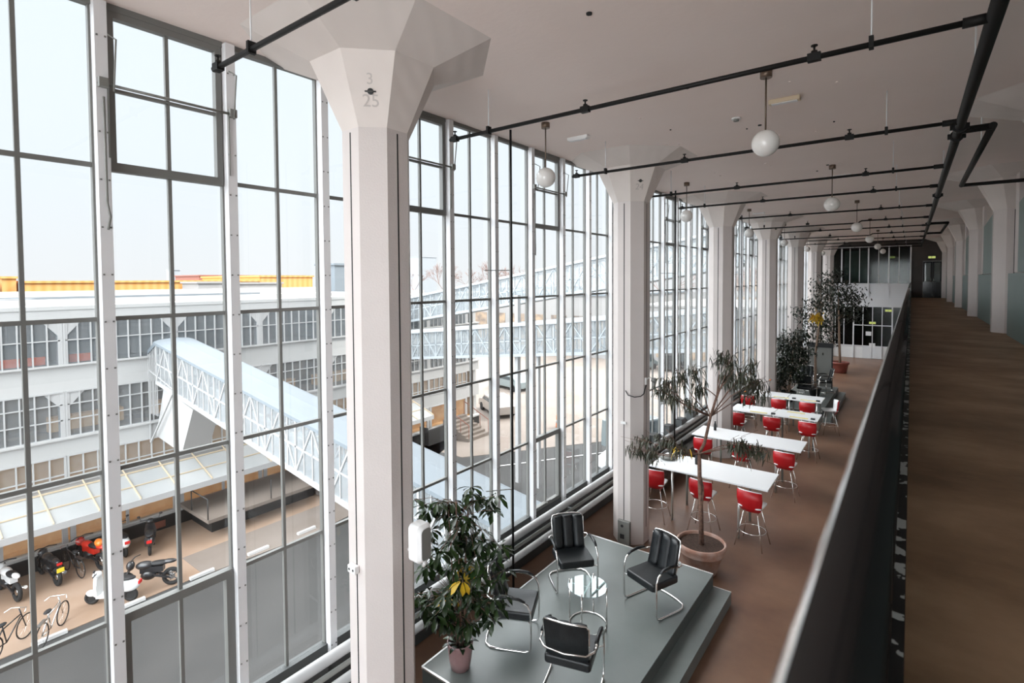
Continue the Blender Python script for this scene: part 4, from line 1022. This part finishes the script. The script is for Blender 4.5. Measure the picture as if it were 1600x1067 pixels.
# glass canopy
s = MB()
yl = [Y0+i*1.27 for i in range(int((22.5-Y0)/1.27)+1)]
s.rings([[(FX+.35, yl[0], Z(-7.62)), (FX+2.0, yl[0], Z(-8.18)), (FX+2.0, yl[0], Z(-8.21)), (FX+.35, yl[0], Z(-7.65))], [(FX+.35, yl[-1], Z(-7.62)), (FX+2.0, yl[-1], Z(-8.18)), (FX+2.0, yl[-1], Z(-8.21)), (FX+.35, yl[-1], Z(-7.65))]])
bbuild(s, 'canopy', M['canopy'])
s = MB().box(FX+1.98, FX+2.03, yl[0], yl[-1], Z(-8.40), Z(-8.17)); bbuild(s, 'canopy_fascia', M['ext_white2'])
s = MB()
for y in yl: s.bar((FX, y, Z(-7.48)), (FX+2.0, y, Z(-8.15)), .035, .05)
s.bar((FX+1.2, Y0, Z(-7.88)), (FX+1.2, yl[-1], Z(-7.88)), .04, .04).bar((FX+.35, Y0, Z(-7.58)), (FX+.35, yl[-1], Z(-7.58)), .05, .05)
bbuild(s, 'canopy_frame', M['cream'])
# reddish notice panel on the plinth
s = MB().box(FX+.02, FX+.04, 7.9, 8.6, GROUND+.1, GROUND+.38); bbuild(s, 'wall_panel', M['brickred'])

# loading dock
t = thing('loading_dock', 'raised concrete loading dock with a thin railing in front of the shops', 'dock', (-24.9, 9.1, GROUND))
MB().box(0, 2.8, 0, 5.3, .78, .92).build('deck', M['concrete_ext'], t)
MB().box(0, 1.9, .5, 5.2, 0, .78).build('base', M['black_ext'], t)
s = MB()
for y in (0, 2.6, 5.2): s.cyl((2.72, y+.03, .9), (2.72, y+.03, 1.75), .025, 6)
s.cyl((1.2, .03, .9), (1.2, .03, 1.75), .025, 6); s.cyl((2.72, .03, 1.75), (.1, .03, 1.75), .022, 6)
s.build('railing', M['black_ext'], t)
s = MB()
for i in range(4): s.box(1.2+i*.36, 1.5+i*.36, 5.32, 6.1, .0, .78-.17*i)
s.build('steps', M['concrete_ext'], t)
t = thing('outdoor_stairs', 'concrete stairs with thin railings at the end of the canopy', 'stairs', (-25.0, 25.0, GROUND))
for i in range(7): MB().box(.2+i*.33, .53+i*.33, 0, 2.0, 0, 1.1-.15*i).build('step', M['concrete_ext'], t)
s = MB()
for y in (0.03, 1.97):
    s.cyl((.3, y, 2.0), (2.5, y, 1.05), .025, 6)
    for i in range(4): s.cyl((.3+i*.73, y, 1.0-.33*i), (.3+i*.73, y, 2.0-i*.315), .02, 6)
s.build('railing', M['brickred'], t)
tag(MB().box(-25.1+.3, -24.1, 22.9, 23.0, GROUND, GROUND+1.1).box(-24.1, -24.0, 22.9, 25.0, GROUND, GROUND+1.0).build('garden_wall', M['black_ext']), 'low dark wall beside the outdoor stairs', 'wall')

# ---- enclosed conveyor bridges
def bridge(name_label, y0, y1, xa, za, xb, zb, h, roofm, trussm, n):
    t = thing('conveyor_bridge', name_label, 'bridge', (xa, y0, Z(za)))
    dx = xb-xa; dz = zb-za; w = y1-y0
    def P(f, y, z): return (dx*f, y, dz*f+z)
    # roof with rounded shoulder
    s = MB(); rg = []
    sec = [(-.12, -.10), (-.10, -.02), (.10, .05), (w*.5, .10), (w-.10, .05), (w+.10, -.02), (w+.12, -.10), (w*.5, -.06)]
    for f in (0, 1): rg.append([P(f, y, z) for y, z in sec])
    s.rings(rg); s.build('roof', M[roofm], t)
    s = MB()
    rg = [[P(f, y, z) for y, z in ((-.05, -h), (w+.05, -h), (w+.05, -h+.14), (-.05, -h+.14))] for f in (0, 1)]
    s.rings(rg); s.build('floor_beam', M[trussm], t)
    for y in (0, w):
        s = MB()
        for i in range(n+1):
            f = i/n; s.bar(P(f, y, -h+.1), P(f, y, -.08), .035 if i % 4 else .07, .05)
        for zz in (-.1, -h*.52, -h+.1): s.bar(P(0, y, zz), P(1, y, zz), .05, .05)
        for i in range(0, n-3, 4):
            a = i/n; c = (i+2)/n; e = (i+4)/n
            s.bar(P(a, y, -h+.12), P(c, y, -.12), .06, .05).bar(P(c, y, -.12), P(e, y, -h+.12), .06, .05)
        f_ = s.build('truss', M[trussm], t)
        MB().rings([[P(f, y-.006, -h+.1), P(f, y+.006, -h+.1), P(f, y+.006, -.08), P(f, y-.006, -.08)] for f in (0, 1)]).build('glazing', M['bridge_glass'], f_)
    return t
M['bridge_grey'] = mat('bridge_grey_steel', (.36, .39, .41), .6)
b1 = bridge('enclosed glazed bridge with a blue grey roof sloping down towards the nearest windows', 8.14, 9.43, -24.1, -2.37, -5.5, -5.03, 1.72, 'grey_roof', 'ext_white2', 44)
# head of the bridge where it joins the building
s = MB(); base = Vector((-24.1, 8.14, Z(-2.37)))
s.rings([[Vector((x, y, Z(z)))-base for x, z in ((-24.1, -2.36), (-24.93, -2.8), (-24.93, -2.95), (-24.1, -2.55))] for y in (8.10, 9.5)])
s.build('roof_end', M['grey_roof'], b1)
s = MB()
for i in range(6):
    x = -24.1-i*.17; zt = -2.45-i*.085
    s.bar(Vector((x, 8.14, Z(zt)))-base, Vector((x, 8.14, Z(-5.4)))-base, .03, .03)
s.bar(Vector((-24.95, 8.14, Z(-2.9)))-base, Vector((-24.95, 8.14, Z(-6.6)))-base, .05, .05)
s.bar(Vector((-24.9, 8.14, Z(-6.6)))-base, Vector((-22.6, 8.14, Z(-4.3)))-base, .06, .06)
s.bar(Vector((-24.9, 8.14, Z(-3.6)))-base, Vector((-22.6, 8.14, Z(-4.1)))-base, .04, .04)
s.build('end_frame', M['ext_white2'], b1)
s = MB().rings([[Vector((x, y, Z(z)))-base for x, z in ((-23.9, -4.25), (-24.8, -6.35), (-22.3, -6.6), (-21.2, -4.75))] for y in (8.3, 9.3)]); s.build('pylon', M['ext_white'], b1)
b2 = bridge('upper grey steel bridge rising to the right beyond the second window bay', 22.2, 23.5, -24.9, -1.05, -5.5, 2.05, 1.55, 'bridge_grey', 'bridge_grey', 40)
b3 = bridge('lower grey steel bridge below the rising one', 20.7, 22.0, -24.9, -3.15, -5.5, -1.15, 1.6, 'bridge_grey', 'bridge_grey', 40)
for b_, xs in ((b3, (9.2,)),):
    for x in xs:
        MB().box(x, x+.18, .2, .45, -7, -.3).box(x+1.3, x+1.42, .2, .4, -7, -.3).box(x, x+.2, .2, .45, .3, 2.4).build('pylon', M['ext_white2'], b_)

# ---- kerb stones
for i, y in enumerate((1.9, 3.8, 5.8, 7.95, 9.97, 12.0)):
    t = MB().rings([[(x, yy, z) for x, z in ((-.07, 0), (.07, 0), (.06, .09), (-.06, .09))] for yy in (-.4, .4)]).build('kerb_stone', M['kerb'], loc=(-19.9, y, GROUND))
    tag(t, ['short white kerb stone at the very left of the yard', 'short white kerb stone by the parked bicycle', 'short white kerb stone by the white scooter', 'short white kerb stone by the black motorbike', 'short white kerb stone on the light strip', 'farthest short white kerb stone before the column'][i], 'kerb stone', 'kerb stones along the asphalt edge')
tag(MB().bar((-18.2, 22.8, GROUND+.006), (-12.5, 31.5, GROUND+.006), .12, .004).build('road_line', M['kerb']), 'thin white line painted on the asphalt', 'road marking')

# ---- motorbikes, scooters, bicycles (local: front towards +X)
def wheel(s, x, r, w, z=None): s.torus((x, 0, r), r-w, w, 'Y', 24, 8)
def motorcycle(loc, rz, body, lab, plate=True, tail='taillight'):
    t = thing('motorcycle', lab, 'motorcycle', (*loc, GROUND), rz, 'parked motorbikes')
    for x in (.72, -.68):
        s = MB(); wheel(s, x, .31, .065); ty = s.build('wheel', M['tyre'], t)
        s = MB(); s.cyl((x, -.03, .31), (x, .03, .31), .10, 12)
        for k in range(5):
            a = k*2*PI/5; s.bar((x, 0, .31), (x+.22*math.cos(a), 0, .31+.22*math.sin(a)), .03, .03)
        s.build('rim', M['chrome'], ty)
    s = MB(); s.ball((.12, 0, .78), .26, 16, 10, (1.1, .55, .55)); s.ball((.55, 0, .82), .16, 12, 8, (.8, .9, 1)); s.ball((-.62, 0, .84), .15, 12, 8, (1.5, .6, .5)); s.box(-.45, .25, -.10, .10, .55, .74)
    s.build('bodywork', M[body], t)
    s = MB(); s.ball((.02, 0, .45), .22, 14, 8, (1.1, .75, .8)); s.bar((.72, .08, .31), (.5, .08, .95), .04, .04).bar((.72, -.08, .31), (.5, -.08, .95), .04, .04).bar((-.68, .09, .31), (-.15, .09, .45), .05, .06).bar((-.68, -.09, .31), (-.15, -.09, .45), .05, .06)
    s.build('engine', M['bike_black'], t)
    MB().ball((-.32, 0, .82), .2, 14, 8, (1.6, .65, .4)).build('seat', M['black'], t)
    MB().tube([(.40, -.36, 1.0), (.48, -.15, 1.03), (.5, 0, 1.0), (.48, .15, 1.03), (.40, .36, 1.0)], .02, 8).build('handlebar', M['bike_black'], t)
    MB().tube([(.1, -.12, .3), (-.4, -.16, .32), (-.8, -.18, .42)], [.03, .045, .055], 10).build('exhaust', M['chrome'], t)
    if plate:
        MB().box(-.99, -.97, -.10, .10, .56, .70).build('number_plate', M['plate'], t); MB().box(-.93, -.88, -.07, .07, .78, .85).build('tail_lamp', M[tail], t)
    return t
def scooter(loc, rz, body, lab):
    t = thing('scooter', lab, 'scooter', (*loc, GROUND), rz, 'parked scooters')
    for x in (.60, -.55):
        s = MB(); wheel(s, x, .22, .055); s.cyl((x, -.03, .22), (x, .03, .22), .12, 12); s.build('wheel', M['tyre'], t)
    s = MB(); s.ball((-.45, 0, .55), .26, 16, 10, (1.5, .7, .85)); s.box(-.25, .40, -.16, .16, .24, .32)
    s.rings([[(x, y, z) for x, y in ((.36, -w), (.50, -w*.5), (.50, w*.5), (.36, w))] for z, w in ((.28, .17), (.6, .20), (.88, .14))]); s.ball((.42, 0, .96), .13, 12, 8, (1, 1.1, .8)); s.ball((.60, 0, .36), .16, 12, 8, (1.1, .5, .7))
    s.build('bodywork', M[body], t)
    MB().ball((-.38, 0, .78), .2, 14, 8, (1.7, .75, .35)).build('seat', M['black'], t)
    MB().tube([(.36, -.33, 1.03), (.42, 0, 1.02), (.36, .33, 1.03)], .02, 8).build('handlebar', M['bike_black'], t)
    s = MB(); s.bar((.36, .28, 1.03), (.3, .34, 1.2), .012); s.bar((.36, -.28, 1.03), (.3, -.34, 1.2), .012); s.ball((.3, .36, 1.23), .06, 8, 6, (.4, 1, .7)); s.ball((.3, -.36, 1.23), .06, 8, 6, (.4, 1, .7)); s.build('mirrors', M['bike_black'], t)
    MB().box(-.86, -.82, -.08, .08, .58, .68).build('tail_lamp', M['taillight'], t)
    return t
def bicycle(loc, rz, lab, m='bike_black'):
    t = thing('bicycle', lab, 'bicycle', (*loc, GROUND), rz, 'parked bicycles')
    for x in (.55, -.55):
        s = MB(); s.torus((x, 0, .35), .33, .018, 'Y', 26, 6); ty = s.build('wheel', M['tyre'], t)
        s = MB()
        for k in range(10): a = k*PI/5; s.cyl((x, 0, .35), (x+.32*math.cos(a), 0, .35+.32*math.sin(a)), .003, 4)
        s.build('spokes', M['chrome'], ty)
    s = MB(); fr = [((-.55, 0, .35), (-.1, 0, .30)), ((-.1, 0, .3), (-.22, 0, .82)), ((-.55, 0, .35), (-.2, 0, .76)), ((-.2, 0, .74), (.38, 0, .80)), ((-.1, 0, .3), (.38, 0, .74)), ((.55, 0, .35), (.34, 0, .98))]
    for a, b_ in fr: s.cyl(a, b_, .018, 8)
    s.build('frame', M[m], t)
    MB().tube([(.18, -.28, .98), (.34, -.2, 1.02), (.34, .2, 1.02), (.18, .28, .98)], .013, 8).build('handlebar', M['chrome'], t)
    MB().ball((-.24, 0, .88), .12, 12, 6, (1.2, .7, .35)).build('saddle', M['black'], t)
    MB().box(-.75, -.35, -.06, .06, .72, .74).build('carrier', M[m], t)
    return t
motorcycle((-23.9, 5.75), PI+.25, 'bike_red', 'red and orange motorbike parked tail out by the dark plinth')
b_ = motorcycle((-23.9, 4.62), PI+.1, 'bike_black', 'black motorbike with a yellow number plate left of the red one')
motorcycle((-23.8, 3.55), PI+.15, 'bike_white', 'motorbike at the far left edge of the row', False)
motorcycle((-20.55, 6.55), -2.25, 'bike_black', 'black motorbike standing alone nearest the light strip', False)
scooter((-24.15, 6.75), PI, 'bike_white', 'white scooter parked behind the window mullion')
scooter((-23.5, 7.55), PI-.35, 'bike_black', 'black scooter with a red tail lamp near the plinth')
scooter((-20.55, 5.50), -2.35, 'bike_white', 'white scooter beside the lone black motorbike')
bicycle((-23.7, 5.22), PI+.15, 'bicycle between the red and the black motorbike')
bicycle((-20.2, 3.0), 2.3, 'dark bicycle at the lower left window corner')
bicycle((-20.0, 3.9), 2.5, 'silver bicycle leaning by the first kerb stone', 'chrome')
s = MB(); s.ball((.1, 0, .95), .12, 10, 6); 
tag(MB().ball((0, 0, 0), .17, 12, 8, (1.2, .8, .8)).build('top_box', M['bike_orange'], loc=(-23.35, 5.9, GROUND+.98)), 'orange luggage roll on the red motorbike', 'luggage')

def car(loc, rz, m, lab, van=False):
    t = thing('van' if van else 'car', lab, 'van' if van else 'car', (*loc, GROUND), rz)
    L, H = (2.3, 1.9) if van else (2.1, 1.4)
    prof = [(-L, .3), (L, .3), (L, .75), (L*.85, .9), (L*.62, .95 if not van else 1.1), (L*.3 if not van else L*.45, H), (-L*.55 if not van else -L*.97, H), (-L*.92 if not van else -L, .95), (-L, .9)]
    MB().poly(prof, 'XZ', -.85, .85).build('body', M[m], t, bevel=.06)
    gz = [(L*.52, 1.0), (L*.28 if not van else L*.42, H-.12), (-L*.50, H-.12), (-L*.75, 1.0)]
    MB().poly(gz, 'XZ', -.862, .862).build('side_window', M['car_glass'], t)
    MB().rings([[(L*.60, y, .99) for y in (-.7, .7)]+[(L*.33 if not van else L*.47, y, H-.08) for y in (.7, -.7)], [(L*.60+.06, y, 1.0) for y in (-.7, .7)]+[(L*.33+.06 if not van else L*.47+.06, y, H-.06) for y in (.7, -.7)]]).build('windscreen', M['car_glass'], t)
    for x in (L*.62, -L*.62):
        for y in (-.78, .78): s = MB(); s.cyl((x, y-.1, .32), (x, y+.1, .32), .32, 18); s.build('wheel', M['tyre'], t)
    return t
car((-13.3, 30.4), 1.2, 'van_grey', 'grey green van parked near the right windows', True)
car((-11.6, 26.6), 1.05, 'van_white', 'white car parked in front of the grey green van')
car((-25.8, 32.0), 2.6, 'van_silver', 'silver car parked beyond the outdoor stairs')
car((-30.5, 40.0), 2.9, 'van_grey', 'distant dark car at the white building')
car((-24.5, 57), 1.5, 'van_grey', 'distant dark van seen through the third window bay', True)
car((-21.5, 59.5), 1.5, 'tyre', 'farthest dark van seen through the third window bay', True)
t = thing('traffic_drum', 'orange traffic drum on the sunlit yard', 'drum', (-19.6, 31.3, GROUND)); MB().cyl((0, 0, 0), (0, 0, .9), .28, 16, .22).build('drum_body', M['bike_orange'], t); MB().cyl((0, 0, .35), (0, 0, .55), .265, 16, .26).build('stripe', M['ext_white2'], t)

# ---- buildings beyond
def block(lab, x0, x1, y0, y1, z1, m, roofm=None, wins=0, name='building'):
    t = thing(name, lab, 'building', ((x0+x1)/2, (y0+y1)/2, GROUND))
    w, d, h = (x1-x0)/2, (y1-y0)/2, Z(z1)-GROUND
    MB().box(-w, w, -d, d, 0, h).build('wall', M[m], t)
    MB().box(-w-.2, w+.2, -d-.2, d+.2, h, h+.25).build('roof', M[roofm or m], t)
    if wins:
        for r in range(wins[1]):
            for i in range(wins[0]):
                x = -w+2*w*(i+.15)/wins[0]; xx = x+2*w*.7/wins[0]; z = h*.12+h*.85*r/wins[1]
                f = MB().box(x, xx, -d-.05, -d+.05, z, z+h*.55/wins[1]); f.build('window', M['car_glass'] if wins[2] else M['interior_warm'], t)
    return t
block('long low orange clad hall on the horizon', -100, -80, 14, 41, -.02, 'orange')
block('taller orange end of the distant hall', -100, -80, 41.2, 50.2, .70, 'orange')
block('thin orange gable left of the long orange hall', -99, -80.5, 12.4, 13.6, .5, 'orange')
block('reddish brown hall at the left edge of the horizon', -98, -80, -4, 11.4, -.05, 'brickred')
block('dark red roofed block above the orange hall', -130, -118, 48, 72, 1.2, 'brickred')
block('pale grey plant box on the opposite roof', -62, -58, 39.5, 44, 2.0, 'grey_roof')
block('small white plant box in front of the orange hall', -79, -74, 30, 33.5, -.2, 'far_white')
block('low white plant box in front of the orange hall, right one', -79, -75, 34, 42, -.35, 'far_white')
block('hazy grey tower on the skyline', -206, -194, 180, 192, 11.6, 'haze_grey')
block('slim hazy chimney tower on the far left skyline', -202, -199, 72, 75, 4, 'haze_grey')
block('low white hall with a blue grey roof across the far yard', -62, -30, 62, 90, -2.2, 'far_white', 'grey_roof', (9, 1, 0))
block('white building with window bands at the end of the yard', -27, -12, 62, 84, -3.4, 'far_white', 'far_white', (8, 2, 0))
block('pale building far down the yard behind the third bay', -30, -8, 110, 130, 1.2, 'far_white', 'grey_roof', (10, 3, 0))
t = thing('hill', 'low brown hill on the far left horizon', 'hill', (-230, 52, GROUND)); MB().ball((0, 0, 0), 26, 24, 10, (1, 1.3, .42)).build('hill_body', M['hill'], t)

def bare_tree(x, y, h, lab, r_=None):
    t = thing('bare_tree', lab, 'tree', (x, y, GROUND), 0, 'bare trees beyond the yard')
    s = MB(); s.cyl((0, 0, 0), (0, 0, h*.45), h*.018, 6, h*.012)
    s.build('trunk', M['twig'], t); s = MB()
    def grow(p, d, L, lev):
        q = p+d*L; s.bar(p, q, .016*h/(lev+1.2), .016*h/(lev+1.2))
        if lev < 5:
            for _ in range(3 if lev != 4 else 2):
                n = (d+Vector((rnd.gauss(0, .42), rnd.gauss(0, .42), rnd.gauss(.06, .25)))).normalized(); grow(q, n, L*rnd.uniform(.62, .9), lev+1)
    grow(Vector((0, 0, h*.18)), Vector((rnd.gauss(0, .08), rnd.gauss(0, .08), 1)).normalized(), h*.20, 0)
    s.build('branches', M['twig'], t)
tl = [(-130, 118, 17), (-126, 128, 18), (-118, 132, 17), (-110, 132, 19), (-104, 138, 18), (-140, 112, 15), (-96, 136, 17), (-60, 104, 15), (-42, 108, 16), (-52, 118, 17), (-16, 92, 14), (-22, 100, 15), (-140, 60, 12), (-145, 74, 12), (-150, 88, 13), (-135, 96, 14)]
for i, (x, y, h) in enumerate(tl):
    bare_tree(x, y, h, ('bare reddish brown winter tree behind the white halls' if i < 8 or x == -52 or i in (8, 9) else ('bare winter tree beside the far pale building' if x > -30 else 'low bare winter tree behind the long orange hall')))
